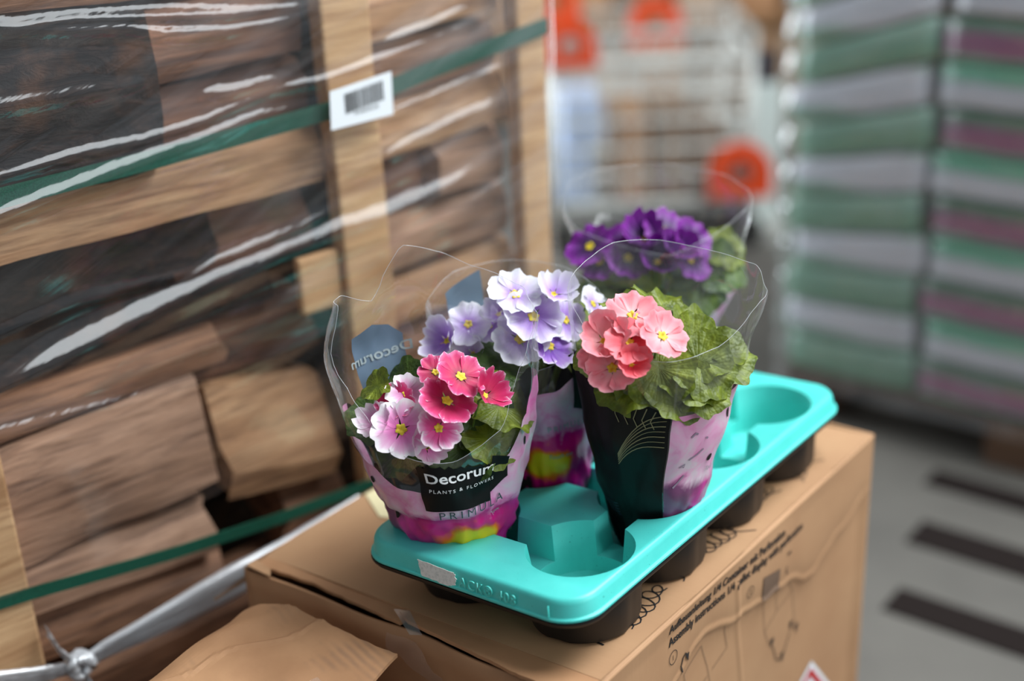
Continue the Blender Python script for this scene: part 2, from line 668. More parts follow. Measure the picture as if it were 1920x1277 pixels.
def crate_box(name, s0, s1, d0, d1, z0, z1, mat='wood_post', bev=0.004):
    # local x runs along the wall, local -y points out of the crate
    o = MB().box(s0, s1, -d1, -d0, z0, z1)
    # a few cuts along the length so the edge is not perfectly straight
    me = o.mesh(name)
    bm = bmesh.new()
    bm.from_mesh(me)
    axis = 2 if (z1 - z0) > (s1 - s0) else 0
    lo, hi = ((z0, z1) if axis == 2 else (s0, s1))
    for k in range(1, 9):
        p = [0, 0, 0]
        p[axis] = lo + (hi - lo) * k / 9
        nrm = [0, 0, 0]
        nrm[axis] = 1
        bmesh.ops.bisect_plane(bm, geom=bm.verts[:] + bm.edges[:] + bm.faces[:], plane_co=p, plane_no=nrm)
    for v in bm.verts:
        j = noise.noise_vector(v.co * 5 + Vector((s0 * 9, 3, z0))) * 0.003
        j[axis] = 0
        v.co += j
    bm.to_mesh(me)
    bm.free()
    o = obj(name, me, M[mat], crate)
    bevelled(o, bev, 2)
    return o


for (a, b) in ((-0.452, -0.366), (0.097, 0.168), (0.396, 0.446)):
    crate_box('post', a, b, -0.030, -0.002, 0.12, 1.45)
for (a, b) in ((-0.452, -0.366), (0.396, 0.446)):
    crate_box('back_post', a, b, -0.60, -0.57, 0.12, 1.45)
crate_box('bottom_rail', -0.452, 0.446, -0.03, -0.004, 0.02, 0.12)
crate_box('bottom_rail', -0.452, 0.446, -0.60, -0.575, 0.02, 0.12)
crate_box('base_board', -0.452, 0.446, -0.57, -0.03, 0.10, 0.12)
crate_box('top_rail', -0.452, 0.446, -0.03, -0.004, 1.45, 1.50)
crate_box('hanging_slat', 0.035, 0.096, -0.026, -0.012, 0.85, 0.926)


def log(s0, s1, z0, z1, off, mat, label, tilt=0.0, depth=0.12, back='bark', slope=0.25, group='firewood in the crate'):
    """one split log lying along the crate: a sawn-off wedge with an uneven split face"""
    L = s1 - s0
    H = z1 - z0
    seed = Vector((s0 * 13.1, z0 * 7.7, off * 31))
    n = 16
    # cross-section (out, up): split front face, ragged top and bottom, round bark at the back
    sk = 0.10 * math.sin(s0 * 40 + z0 * 23)
    sec = [(0.004, -0.47), (0.006 + H * 0.05, -0.22), (0.008 + H * 0.06, 0.10 + sk), (0.002, 0.46), (-0.008, 0.5), (-depth * 0.35, 0.47), (-depth * 0.6, 0.44),
           (-depth * 0.9, 0.2), (-depth, -0.05), (-depth * 0.85, -0.3), (-depth * 0.45, -0.46), (-0.012, -0.5)]
    k = len(sec)
    v, f = [], []
    for i in range(n + 1):
        t = i / n
        x = (t - 0.5) * L
        for j, (o_, u) in enumerate(sec):
            p = Vector((x, -(o_ - slope * 0.05 * (u + 0.5)), u * H + tilt * x))
            q = noise.noise_vector(Vector((x * 7, j * 0.9, 0)) + seed)
            w = 0.075 * H
            p.y += q.y * w * 0.8
            p.z += q.z * w
            if i in (0, n):
                p.x += q.x * 0.015
            v.append(p)
    for i in range(n):
        for j in range(k):
            j2 = (j + 1) % k
            f.append((i * k + j, (i + 1) * k + j, (i + 1) * k + j2, i * k + j2))
    f.append(tuple(range(k)))
    f.append(tuple(n * k + j for j in range(k))[::-1])
    me = pyd('split_log', v, f)
    bm = bmesh.new()
    bm.from_mesh(me)
    bmesh.ops.recalc_face_normals(bm, faces=bm.faces)
    bm.to_mesh(me)
    bm.free()
    me.materials.append(M[mat])
    me.materials.append(M[back])
    for p in me.polygons:
        if len(p.vertices) > 4:
            continue
        j = p.index % k
        p.material_index = 1 if 6 <= j <= 9 else 0
    o = obj('split_log', me, smooth=math.radians(16))
    o.location = wp((s0 + s1) / 2, (z0 + z1) / 2, -0.034 + off)
    o.rotation_euler = (0, 0, WRZ)
    tag(o, label, 'log', group)
    return o


LOGS = [
    # left bay, top to bottom
    (-0.62, 0.09, 1.262, 1.36, -0.02, 'wood_brown', 'brown split log cut off by the upper left edge of the photo'),
    (-0.62, -0.115, 1.085, 1.258, 0.012, 'bark', 'big nearly black bark-covered log at the upper left', -0.02),
    (-0.13, 0.094, 1.168, 1.255, -0.015, 'wood_red', 'mottled brown log end right of the black bark log', 0.04),
    (-0.17, 0.094, 1.092, 1.160, -0.022, 'wood_red', 'brown log just above the upper green strap beside the barcode label', 0.03),
    (-0.60, 0.094, 1.008, 1.086, 0.0, 'wood_tan', 'long light tan split log directly below the upper green strap', 0.01),
    (-0.62, -0.05, 0.925, 1.004, -0.03, 'bark', 'dark bark log in shadow under the long tan log', 0.03),
    (-0.10, 0.094, 0.915, 1.000, -0.045, 'wood_red', 'dark reddish log left of the middle post under the tan log', 0.0),
    (-0.62, 0.03, 0.845, 0.920, -0.05, 'bark', 'shadowed bark log behind the brightest film streak', 0.03),
    (-0.10, 0.090, 0.770, 0.850, -0.055, 'wood_red', 'reddish brown log under the short hanging slat', 0.02),
    (-0.36, -0.06, 0.805, 0.850, -0.02, 'wood_brown', 'narrow brown log above the wide grey-brown log', 0.03),
    (-0.362, -0.108, 0.655, 0.800, 0.0, 'wood_grey', 'wide grey-brown split log face above the lower green strap', 0.05),
    (-0.085, 0.075, 0.610, 0.765, -0.012, 'wood_tan', 'pale tan log end beside the corner of the large carton', -0.2),
    (-0.362, -0.120, 0.575, 0.646, 0.005, 'wood_grey', 'greyish log with square corner right under the lower green strap', -0.08),
    (-0.365, -0.110, 0.508, 0.570, 0.0, 'wood_brown', 'brown log just above the twisted white film', -0.06),
    (-0.40, 0.00, 0.425, 0.500, 0.0, 'wood_brown', 'orange-brown log below the twisted white film'),
    (-0.40, 0.09, 0.33, 0.42, 0.0, 'wood_grey', 'grey-brown log low in the crate behind the torn flap'),
    (0.00, 0.095, 0.50, 0.60, -0.03, 'wood_brown', 'brown log low behind the back edge of the large carton'),
    # right bay
    (0.172, 0.396, 1.245, 1.33, -0.02, 'wood_grey', 'greyish log at the top between the two right posts'),
    (0.172, 0.396, 1.170, 1.238, -0.015, 'wood_tan', 'tan log just above the strap between the two right posts', 0.05),
    (0.172, 0.396, 1.090, 1.160, -0.025, 'wood_brown', 'brown log right behind the upper strap between the right posts', 0.03),
    (0.172, 0.396, 1.020, 1.085, -0.010, 'wood_tan', 'light log right of the barcode label under the strap', 0.06),
    (0.172, 0.300, 0.940, 1.010, -0.04, 'wood_red', 'dark log right of the middle post', 0.0),
    (0.280, 0.396, 0.945, 1.015, -0.015, 'wood_grey', 'grey log against the far post', 0.0),
    (0.172, 0.396, 0.860, 0.930, -0.015, 'wood_grey', 'hazy grey-brown log half way down the right bay', 0.05),
    (0.172, 0.396, 0.785, 0.850, -0.010, 'wood_tan', 'bright tan log low in the right bay', 0.05),
    (0.172, 0.396, 0.700, 0.775, -0.020, 'wood_brown', 'brown log behind the lavender flowers', 0.0),
    (0.172, 0.396, 0.615, 0.690, -0.020, 'wood_grey', 'lowest grey log seen behind the lavender flowers', 0.0),
]
for L in LOGS:
    log(*L[:6], L[6], tilt=(L[7] if len(L) > 7 else 0.0))
for k in range(8):
    z = 0.32 + k * 0.135
    lg = log(-0.44 if k % 2 else -0.40, 0.43, z, z + 0.13, -0.19, 'bark', 'dark bark log deep inside the crate, %s row up behind the front logs' % ('first', 'second', 'third', 'fourth', 'fifth', 'sixth', 'seventh', 'topmost')[k], depth=0.16, group='logs deep inside the crate')

# green straps


def ribbon(name, pts, width, mat, off=0.003, thick=0.0012):
    """flat strap following wall points (s, z)"""
    v, f = [], []
    n = len(pts)
    for s_, z_, o_ in pts:
        for du, dn in ((-0.5, 0), (0.5, 0), (0.5, thick), (-0.5, thick)):
            v.append(wp(s_, z_ + du * width, o_ + dn))
    for i in range(n - 1):
        for j in range(4):
            j2 = (j + 1) % 4
            f.append((i * 4 + j, i * 4 + j2, (i + 1) * 4 + j2, (i + 1) * 4 + j))
    f += [(3, 2, 1, 0), tuple((n - 1) * 4 + j for j in range(4))]
    return obj(name, pyd(name, v, f), mat)


up = [(-0.62, 1.090, 0.001), (-0.452, 1.090, 0.001), (-0.366, 1.0905, 0.001), (-0.31, 1.091, -0.006), (-0.13, 1.094, -0.008), (0.04, 1.102, -0.004),
      (0.097, 1.106, 0.001), (0.168, 1.114, 0.001), (0.25, 1.126, -0.004), (0.34, 1.138, -0.003), (0.396, 1.146, 0.001), (0.448, 1.153, 0.001)]
o = ribbon('packing_strap', up, 0.022, M['strap'])
tag(o, 'upper dark green strap running behind the barcode label', 'strap', 'green straps around the crate')
lo = [(-0.62, 0.662, 0.001), (-0.452, 0.642, 0.001), (-0.40, 0.6366, 0.001), (-0.366, 0.633, 0.001), (-0.2, 0.6165, 0.012), (-0.05, 0.603, 0.012), (0.107, 0.5885, 0.001), (0.168, 0.583, 0.001), (0.396, 0.562, 0.001), (0.448, 0.558, 0.001)]
o = ribbon('packing_strap', lo, 0.016, M['strap'], thick=0.0015)
tag(o, 'lower dark green strap crossing the logs above the torn cardboard flap', 'strap', 'green straps around the crate')

# stretch film over the open side
NS, NZ = 330, 300
S0, S1 = -0.60, 0.452
low_edge = [(-0.60, 0.67), (-0.40, 0.6432), (-0.2856, 0.641), (-0.1781, 0.6615), (-0.0708, 0.6733), (0.0645, 0.6738), (0.1172, 0.6863), (0.30, 0.72), (0.46, 0.74)]
ss = np.linspace(S0, S1, NS)
be = np.array([interp(a, low_edge) for a in ss])
SS = np.repeat(ss[:, None], NZ, 1)
TT = np.linspace(0, 1, NZ)[None, :]
ZZ = be[:, None] + (1.42 - be[:, None]) * TT
DD = 0.0075 + 0.0012 * np.sin(SS * 21 + ZZ * 9) + 0.0005 * np.sin(SS * 11 - ZZ * 63 + 2 * np.sin(SS * 9))
ridge = np.zeros(SS.shape)
for pts, wd, hh in WRINKLES:
    best = np.full(SS.shape, 1e9)
    tt = np.zeros(SS.shape)
    pp = np.array(pts)
    seg = np.diff(pp, axis=0)
    ln = np.hypot(seg[:, 0], seg[:, 1])
    cum = np.concatenate([[0], np.cumsum(ln)])
    for k in range(len(seg)):
        t = np.clip(((SS - pp[k, 0]) * seg[k, 0] + (ZZ - pp[k, 1]) * seg[k, 1]) / ln[k] ** 2, 0, 1)
        d = np.hypot(SS - pp[k, 0] - t * seg[k, 0], ZZ - pp[k, 1] - t * seg[k, 1])
        w = d < best
        best = np.where(w, d, best)
        tt = np.where(w, (cum[k] + t * ln[k]) / cum[-1], tt)
    fade = np.clip(np.minimum(tt, 1 - tt) * 4, 0.0, 1.0)
    wd = wd * (0.45 + 0.75 * fade)
    ridge = np.maximum(ridge, hh * fade * np.exp(-(best / wd) ** 2))
DD = np.maximum(DD + ridge, 0.0055)
# the film turns round the far post
P = np.array(WO)[None, None, :] + SS[..., None] * np.array(WD) + DD[..., None] * np.array(WN)
P[..., 2] = ZZ
verts = P.reshape(-1, 3)
idx = np.arange(NS * NZ).reshape(NS, NZ)
quads = np.stack([idx[:-1, :-1], idx[1:, :-1], idx[1:, 1:], idx[:-1, 1:]], -1).reshape(-1, 4)
base = len(verts)
tail = []
for j in range(NZ):
    for k, (ds, dn) in enumerate(((0.003, 0.002), (0.0035, -0.002), (0.0035, -0.006))):
        tail.append(wp(S1 + ds - 0.0, ZZ[-1, j], dn))
verts = np.vstack([verts, np.array([tuple(p) for p in tail])])
fq = [tuple(int(i) for i in q) for q in quads]
for j in range(NZ - 1):
    a0, a1 = int(idx[-1, j]), int(idx[-1, j + 1])
    for k in range(3):
        b0, b1 = base + j * 3 + k, base + (j + 1) * 3 + k
        fq.append((a0, b0, b1, a1))
        a0, a1 = b0, b1
me = pyd('stretch_film', verts, fq)
uv = me.uv_layers.new(name='UVMap')
vi = np.empty(len(me.loops), dtype=np.int32)
me.loops.foreach_get('vertex_index', vi)
flat = np.zeros((len(me.vertices), 2))
# u runs along the stretch direction of the film (climbing to the right)
flat[:NS * NZ, 0] = (SS * 0.9 + ZZ * 0.43).ravel()
flat[:NS * NZ, 1] = (ZZ * 0.9 - SS * 0.40).ravel()
uv.data.foreach_set('uv', flat[vi].ravel())
o = obj('stretch_film', me, M['wrap'], smooth=3.2)
tag(o, 'clear wrinkled stretch film pulled tight over the crate of firewood', 'plastic film')

# barcode label
lab = empty('barcode_label', wp(0.131, 1.112, 0.017), WRZ)
tag(lab, 'small white barcode label stuck on the film over the middle post', 'label')
quad = [(-0.0455, -0.0275), (0.0445, -0.0235), (0.0465, 0.0285), (-0.044, 0.0215)]
quad = [(-0.0468, -0.0257), (0.0447, -0.024), (0.0467, 0.029), (-0.0437, 0.0205)]
pl = MB().prism(quad, 0, 0.0006).mesh('paper')
map_mesh(pl, lambda x, y, z: Vector((x, -z, y)))
obj('paper', pl, M['white'], lab)
bars = MB()
rb = random.Random(11)
x = -0.024
while x < 0.031:
    w = rb.choice((0.0006, 0.0006, 0.0011, 0.0017))
    sk = 0.12 * x + 0.001
    bars.add([(x, -0.0012, -0.008 + sk), (x + w, -0.0012, -0.008 + sk),
              (x + w, -0.0012, 0.016 + sk), (x, -0.0012, 0.016 + sk)], [(0, 1, 2, 3)])
    x += w + rb.choice((0.0006, 0.0009, 0.0013))
bars.build('barcode', M['ink'], lab)
tm = text_mesh('N100049278', 0.0062, 0, 0, 1.1)
map_mesh(tm, lambda x, y, z: Vector((x - 0.012, -0.0012, y - 0.0135 + 0.06 * x)))
obj('barcode_digits', tm, M['ink'], lab)

# twisted, knotted film near the floor of the bay
rope = empty('knotted_film_rope', wp(-0.34, 0.524, 0.02))
tag(rope, 'twisted white plastic film tied in a knot around the lower crate post', 'plastic film')


def pleated(name, pts, seed, pleats=9):
    """gathered film: a strip with deep lengthwise pleats, (point, half width) along it"""
    rr = random.Random(seed)
    amp = [rr.uniform(0.5, 1.2) for _ in range(pleats * 2 + 1)]
    n = 36
    v, f, uvs = [], [], []
    w = pleats * 2 + 1
    for i in range(n + 1):
        t = i / n * (len(pts) - 1)
        k = min(int(t), len(pts) - 2)
        u = t - k
        u = u * u * (3 - 2 * u) if False else u
        a, b = Vector(pts[k][:3]), Vector(pts[k + 1][:3])
        hw = pts[k][3] * (1 - u) + pts[k + 1][3] * u
        c = a.lerp(b, u)
        for j in range(w):
            q = j / (w - 1) * 2 - 1
            d = (1 if j % 2 else -1) * amp[j] * (0.003 + 0.10 * hw) + 0.002 * noise.noise(Vector((i * 0.25, j * 1.7, seed)))
            arc = math.sqrt(max(0, 1 - q * q))
            v.append(c + Vector((0, 0, q * hw + 0.0015 * noise.noise(Vector((i * 0.3, j, seed + 4))))) + WN * (d + arc * hw * 0.5) - rope.location)
            uvs.append((i / n, j / w))
    for i in range(n):
        for j in range(w - 1):
            a_ = i * w + j
            f.append((a_, a_ + w, a_ + w + 1, a_ + 1))
    me_ = pyd(name, v, f)
    u_ = me_.uv_layers.new(name='UVMap')
    for lp in me_.loops:
        u_.data[lp.index].uv = uvs[lp.vertex_index]
    return obj(name, me_, M['rope'], rope, smooth=3.2)


K = wp(-0.335, 0.524, 0.016)
for sd in (1, 2):
    pleated('gathered_film', [(*K, 0.006), (*wp(-0.30, 0.527, 0.012), 0.009), (*wp(-0.2211, 0.531, 0.010), 0.015), (*wp(-0.1223, 0.538, 0.008), 0.021), (*wp(-0.03, 0.553, 0.006), 0.012), (*wp(0.08, 0.578, 0.005), 0.004)], sd)
    pleated('gathered_film', [(*K, 0.006), (*wp(-0.38, 0.532, 0.012), 0.009), (*wp(-0.43, 0.546, 0.010), 0.013), (*wp(-0.55, 0.57, 0.008), 0.016)], sd + 4, 7)
    pleated('loose_tail', [(*K, 0.005), (*wp(-0.33, 0.500, 0.03), 0.010), (*wp(-0.318, 0.455, 0.035), 0.022)], sd + 8, 7)
pleated('loose_tail', [(*K, 0.005), (*wp(-0.352, 0.55, 0.014), 0.007), (*wp(-0.362, 0.585, 0.008), 0.009)], 12, 5)
mb = MB()
for q in range(4):
    ring = []
    for i in range(20):
        an = 2 * math.pi * i / 20
        ring.append(Vector((0, 0, 0)) + WD * (math.cos(an) * 0.011 + 0.004 * math.sin(q * 2)) + Vector((0, 0, math.sin(an) * 0.012)) + WN * (0.008 * math.sin(an * 2 + q * 1.6)) + (K - rope.location))
    mb.tube(ring, 0.0055, 7, True)
mb.build('knot', M['rope'], rope, 3.2)

# ------------------------------------------------------------------ large carton under the tray
TILT = 0.062


def tz(x):
    return Z0 + TILT * x


BX0, BX1, BY0, BY1 = -0.393, 0.086, -0.115, 0.522


def btop(x):
    return tz(x) - 0.0805


carton = empty('carton', (BX0 / 2 + BX1 / 2, (BY0 + BY1) / 2, 0))
tag(carton, 'large kraft cardboard box printed with assembly instructions, under the turquoise tray', 'cardboard box')
CL = carton.location


def wallgrid(fn, nu, nv, name, mat, parent, disp=None):
    v, f = [], []
    for i in range(nu + 1):
        for j in range(nv + 1):
            v.append(Vector(fn(i / nu, j / nv)) - CL)
    for i in range(nu):
        for j in range(nv):
            a = i * (nv + 1) + j
            f.append((a, a + nv + 1, a + nv + 2, a + 1))
    o = obj(name, pyd(name, v, f), mat, parent, smooth=3.2)
    s = o.modifiers.new('board', 'SOLIDIFY')
    s.thickness = 0.004
    s.offset = 0
    return o


CREASE = [(-0.10, 0.50), (0.02, 0.585), (0.105, 0.615), (0.181, 0.597), (0.238, 0.590), (0.291, 0.581), (0.363, 0.552), (0.43, 0.575), (0.53, 0.60)]


def right_face(y, z):
    """how far the printed side bulges out at (y, z): a wavy dent line crosses it"""
    c = smooth_interp(y, CREASE)
    d = z - c
    d += 0.004 * noise.noise(Vector((y * 40, 0, 7)))
    out = 0.0026 * math.exp(-(d / 0.0032) ** 2) - 0.006 * (1 / (1 + math.exp(d / 0.010)))
    out += 0.0018 * math.exp(-((y - 0.175 - (0.62 - z) * 0.15) / 0.0032) ** 2) * (1 if z < 0.645 else 0)
    out += 0.004 * noise.noise(Vector((y * 6, z * 5, 3)))
    if y > 0.5:
        out *= max(0, (0.522 - y) / 0.022)
    if y < BY0 + 0.03:
        out *= max(0, (y - BY0) / 0.03)
    return out * min(1, max(0, (btop(BX1) - z) / 0.02))


wallgrid(lambda u, v: (BX1 + right_face(BY0 + (BY1 - BY0) * u, v * btop(BX1)), BY0 + (BY1 - BY0) * u, v * btop(BX1)), 230, 200, 'printed_side', M['card'], carton)
wallgrid(lambda u, v: (BX0, BY1 + (BY0 - BY1) * u, v * btop(BX0)), 8, 8, 'side_panel', M['card'], carton)
wallgrid(lambda u, v: (BX0 + (BX1 - BX0) * u, BY0 + 0.004 * math.sin(u * 7) * v + 0.010 * math.exp(-((u - 0.55) / 0.12) ** 2) * v ** 6,
                       v * (btop(BX0 + (BX1 - BX0) * u) - 0.004 * math.exp(-((u - 0.45) / 0.2) ** 2) - 0.003)), 40, 30, 'end_panel', M['card_old'], carton)
wallgrid(lambda u, v: (BX1 + (BX0 - BX1) * u, BY1, v * (btop(BX1 + (BX0 - BX1) * u) + 0.003 * math.sin(u * 9) * v)), 20, 8, 'end_panel', M['card'], carton)


def slab(name, outline, zf, thick, mat, parent, origin, nsub=0):
    """flat sheet with an outline in the plan and a height function"""
    bm = bmesh.new()
    vs_ = [bm.verts.new((x, y, 0)) for x, y in outline]
    bm.faces.new(vs_)
    xs = [p[0] for p in outline]
    ys = [p[1] for p in outline]
    for k in range(1, nsub):
        for (lo_, hi_, ax) in ((min(xs), max(xs), 0), (min(ys), max(ys), 1)):
            co = [0, 0, 0]
            no = [0, 0, 0]
            co[ax] = lo_ + (hi_ - lo_) * k / nsub
            no[ax] = 1
            bmesh.ops.bisect_plane(bm, geom=bm.verts[:] + bm.edges[:] + bm.faces[:], plane_co=co, plane_no=no)
    for v in bm.verts:
        v.co.z = zf(v.co.x, v.co.y)
        v.co -= Vector(origin)
    bmesh.ops.recalc_face_normals(bm, faces=bm.faces)
    if bm.faces and sum(f_.normal.z for f_ in bm.faces) < 0:
        bmesh.ops.reverse_faces(bm, faces=bm.faces)
    me = bpy.data.meshes.new(name)
    bm.to_mesh(me)
    bm.free()
    o = obj(name, me, mat, parent)
    s = o.modifiers.new('board', 'SOLIDIFY')
    s.thickness = thick
    s.offset = -1
    return o


def jag(pts, n, amp, seed):
    rr = random.Random(seed)
    out = []
    for (a, b), (c, d) in zip(pts, pts[1:]):
        for i in range(n):
            t = i / n
            out.append((a + (c - a) * t + rr.uniform(-amp, amp), b + (d - b) * t + rr.uniform(-amp, amp)))
    out.append(pts[-1])
    return out


# top closed by flaps: one wide flap, the inner near flap and a cut edge lying proud of it
slab('top_flap', [(BX0 + 0.002, -0.085), (BX0 + 0.002, BY1 - 0.002), (BX1 - 0.002, BY1 - 0.002), (BX1 - 0.002, -0.085)], lambda x, y: btop(x), 0.004, M['card'], carton, CL, 6)
slab('near_flap', jag([(BX0 + 0.004, BY0 + 0.012), (-0.30, BY0 + 0.018), (-0.16, BY0 + 0.008)], 12, 0.0008, 2) + [(-0.155, -0.084), (BX0 + 0.004, -0.084)],
     lambda x, y: btop(x) - 0.0025 * math.sin((x - BX0) * 9) ** 2, 0.004, M['card_old'], carton, CL, 6)
slab('cut_flap', [(-0.172, -0.093)] + jag([(-0.150, -0.104), (0.0, -0.121), (0.060, -0.124)], 10, 0.0006, 3) + [(BX1 - 0.003, -0.122), (BX1 - 0.003, -0.078), (-0.165, -0.078)],
     lambda x, y: btop(x) - 0.0005 + 0.004 * max(0, min(1, (-0.085 - y) / 0.03)), 0.004, M['card_old'], carton, CL, 8)
# bright folded edge along the printed side
MB().tube([Vector((BX1 - 0.002, BY0 + (BY1 - BY0) * k / 12, btop(BX1) - 0.0022 + 0.0008 * math.sin(k))) - CL for k in range(13)], 0.0028, 8).build('folded_edge', M['card'], carton, 3.2)
# loose inner flap sticking out beside the crate
slab('torn_inner_flap', [(BX0 - 0.055, -0.125), (BX0 - 0.001, -0.075), (BX0 - 0.001, -0.02), (BX0 - 0.045, -0.07)], lambda x, y: btop(BX0) - 0.008 + (x - BX0) * 0.9, 0.004, M['card_dark'], carton, CL)
# corner tear
slab('torn_corner', [(BX0 + 0.002, BY0 + 0.001), (BX0 + 0.045, BY0 - 0.002), (BX0 + 0.03, BY0 + 0.012), (BX0 + 0.002, BY0 + 0.016)], lambda x, y: btop(x) + 0.002 + 0.002 * math.sin(x * 300), 0.002, M['card'], carton, CL)
tp = slab('clear_tape', [(-0.178, -0.096), (-0.160, -0.090), (-0.118, -0.118), (-0.130, -0.124)], lambda x, y: btop(x) + 0.003, 0.0003, M['tape'], carton, CL)
v = []
for i in range(9):
    for j in range(5):
        u, w = i / 8, j / 4
        v.append(Vector((-0.168 + 0.075 * u, BY0 - 0.004 - 0.004 * math.sin(u * 9 + w * 4), btop(-0.13) - 0.012 - 0.03 * w + 0.006 * math.sin(u * 5) - 0.02 * u * u)) - CL)
f = [(i * 5 + j, (i + 1) * 5 + j, (i + 1) * 5 + j + 1, i * 5 + j + 1) for i in range(8) for j in range(4)]
obj('hanging_tape', pyd('hanging_tape', v, f), M['tape'], carton, smooth=3.2)

# print on the side: text runs along +y, read from +x


def side_pt(y, z, lift=0.0028):
    return Vector((BX1 + right_face(y, z) + lift, y, z)) - CL


def side_text(name, body, y0, z0, y1, z1, size):
    me = text_mesh(body, size, 0, 0.00035)
    w = max(v.co.x for v in me.vertices)
    sc = math.hypot(y1 - y0, z1 - z0) / w
    def fn(x, y, z):
        t = x / w
        return side_pt(y0 + (y1 - y0) * t, z0 + (z1 - z0) * t + y)
    map_mesh(me, fn)
    return obj(name, me, M['ink'], carton)


side_text('printed_line', 'Aufbauanleitung 1/4 Container mit Perforation', 0.031, 0.660, 0.279, 0.652, 0.0142)
side_text('printed_line', 'Assembly instructions 1/4 pallet display with perforation', 0.031, 0.644, 0.326, 0.637, 0.0142)


def side_line(mb, pts, w):
    P_ = []
    for (a, b), (c, d) in zip(pts, pts[1:]):
        n = max(2, int(math.hypot(c - a, d - b) / 0.006))
        for i in range(n):
            P_.append((a + (c - a) * i / n, b + (d - b) * i / n))
    P_.append(pts[-1])
    vv, ff = [], []
    for i, (y, z) in enumerate(P_):
        a = P_[max(0, i - 1)]
        b = P_[min(len(P_) - 1, i + 1)]
        t = Vector((b[0] - a[0], b[1] - a[1])).normalized()
        vv += [side_pt(y - t.y * w / 2, z + t.x * w / 2), side_pt(y + t.y * w / 2, z - t.x * w / 2)]
    for i in range(len(P_) - 1):
        ff.append((2 * i, 2 * i + 1, 2 * i + 3, 2 * i + 2))
    mb.add(vv, ff)


M['ink_pale'] = plain('faint_grey_ink', lin(128, 102, 78), 0.75)
M['ink_brown'] = plain('brown_grey_ink', lin(112, 88, 70), 0.75)
mb = MB()
side_line(mb, [(0.039 + 0.008 * math.cos(t), 0.627 + 0.008 * math.sin(t)) for t in np.linspace(0, 6.283, 20)], 0.0009)
side_line(mb, [(0.2 + 0.007 * math.cos(t), 0.618 + 0.007 * math.sin(t)) for t in np.linspace(0, 6.283, 20)], 0.0008)
mb.build('step_ring', M['ink'], carton)
for ch, y, z in (('1', 0.0365, 0.6235), ('2', 0.198, 0.615)):
    me = text_mesh(ch, 0.009)
    map_mesh(me, lambda x, yy, zz: side_pt(y + x, z + yy))
    obj('step_number', me, M['ink'], carton)
mb = MB()
side_line(mb, [(0.058, 0.590), (0.0575, 0.603), (0.060, 0.613), (0.065, 0.616), (0.069, 0.611)], 0.0022)
mb.add([side_pt(0.0655, 0.613), side_pt(0.0745, 0.6125), side_pt(0.070, 0.604)], [(0, 1, 2)])
mb.build('arrow_mark', M['ink'], carton)
mb = MB()
side_line(mb, [(0.272, 0.498), (0.285, 0.470), (0.300, 0.462), (0.318, 0.492)], 0.0016)
for (y, z) in ((0.268, 0.506), (0.320, 0.500), (0.300, 0.466), (0.335, 0.488)):
    mb.add([side_pt(y - 0.005, z + 0.007), side_pt(y + 0.006, z + 0.005), side_pt(y, z - 0.008)], [(0, 1, 2)])
mb.build('diagram_arrows', M['ink'], carton)
mb = MB()
side_line(mb, [(0.287, 0.622), (0.296, 0.621)], 0.003)
side_line(mb, [(0.287, 0.606), (0.285, 0.598), (0.291, 0.594)], 0.0016)
mb.build('tick_mark', M['ink'], carton)


def side_quad(mb, q4, lift, n=12):
    (a, b, c, d) = q4
    vv, ff = [], []
    for i in range(n + 1):
        for j in range(n + 1):
            u, w = i / n, j / n
            vv.append(side_pt((a[0] * (1 - u) + b[0] * u) * (1 - w) + (d[0] * (1 - u) + c[0] * u) * w,
                              (a[1] * (1 - u) + b[1] * u) * (1 - w) + (d[1] * (1 - u) + c[1] * u) * w, lift))
    for i in range(n):
        for j in range(n):
            k = i * (n + 1) + j
            ff.append((k, k + n + 1, k + n + 2, k + 1))
    mb.add(vv, ff)


mb = MB()
side_quad(mb, ((0.228, 0.590), (0.268, 0.582), (0.268, 0.613), (0.228, 0.622)), 0.0030, 16)
mb.build('printed_panel', M['ink_brown'], carton)
mb = MB()
for pts in ([(0.236, 0.585), (0.246, 0.535), (0.262, 0.505)], [(0.268, 0.580), (0.275, 0.548), (0.318, 0.553), (0.300, 0.575)], [(0.246, 0.535), (0.275, 0.548)], [(0.318, 0.553), (0.330, 0.500)],
            [(0.105, 0.600), (0.118, 0.565), (0.128, 0.520)], [(0.105, 0.600), (0.068, 0.585)], [(0.068, 0.585), (0.082, 0.540), (0.092, 0.500)], [(0.128, 0.555), (0.160, 0.565), (0.150, 0.600)], [(0.082, 0.540), (0.118, 0.552)]):
    side_line(mb, pts, 0.0009)
mb.build('diagram_outline', M['ink_pale'], carton)
# white warning sticker with red frame (diamond standing on its corner)
mb = MB()
D_ = [(0.381, 0.410), (0.450, 0.325), (0.365, 0.283), (0.296, 0.368)]
ctr = (0.373, 0.3465)
side_quad(mb, D_, 0.0030)
mb.build('warning_sticker', M['white'], carton)
mb = MB()
q = [(ctr[0] + (y - ctr[0]) * 0.86, ctr[1] + (z - ctr[1]) * 0.86) for y, z in D_]
r_ = [(ctr[0] + (y - ctr[0]) * 0.66, ctr[1] + (z - ctr[1]) * 0.66) for y, z in D_]
for i in range(4):
    j = (i + 1) % 4
    side_quad(mb, (q[i], q[j], r_[j], r_[i]), 0.0036)
mb.build('red_frame', M['red'], carton)

# handwriting in marker on the box top, partly under the tray
mb = MB()


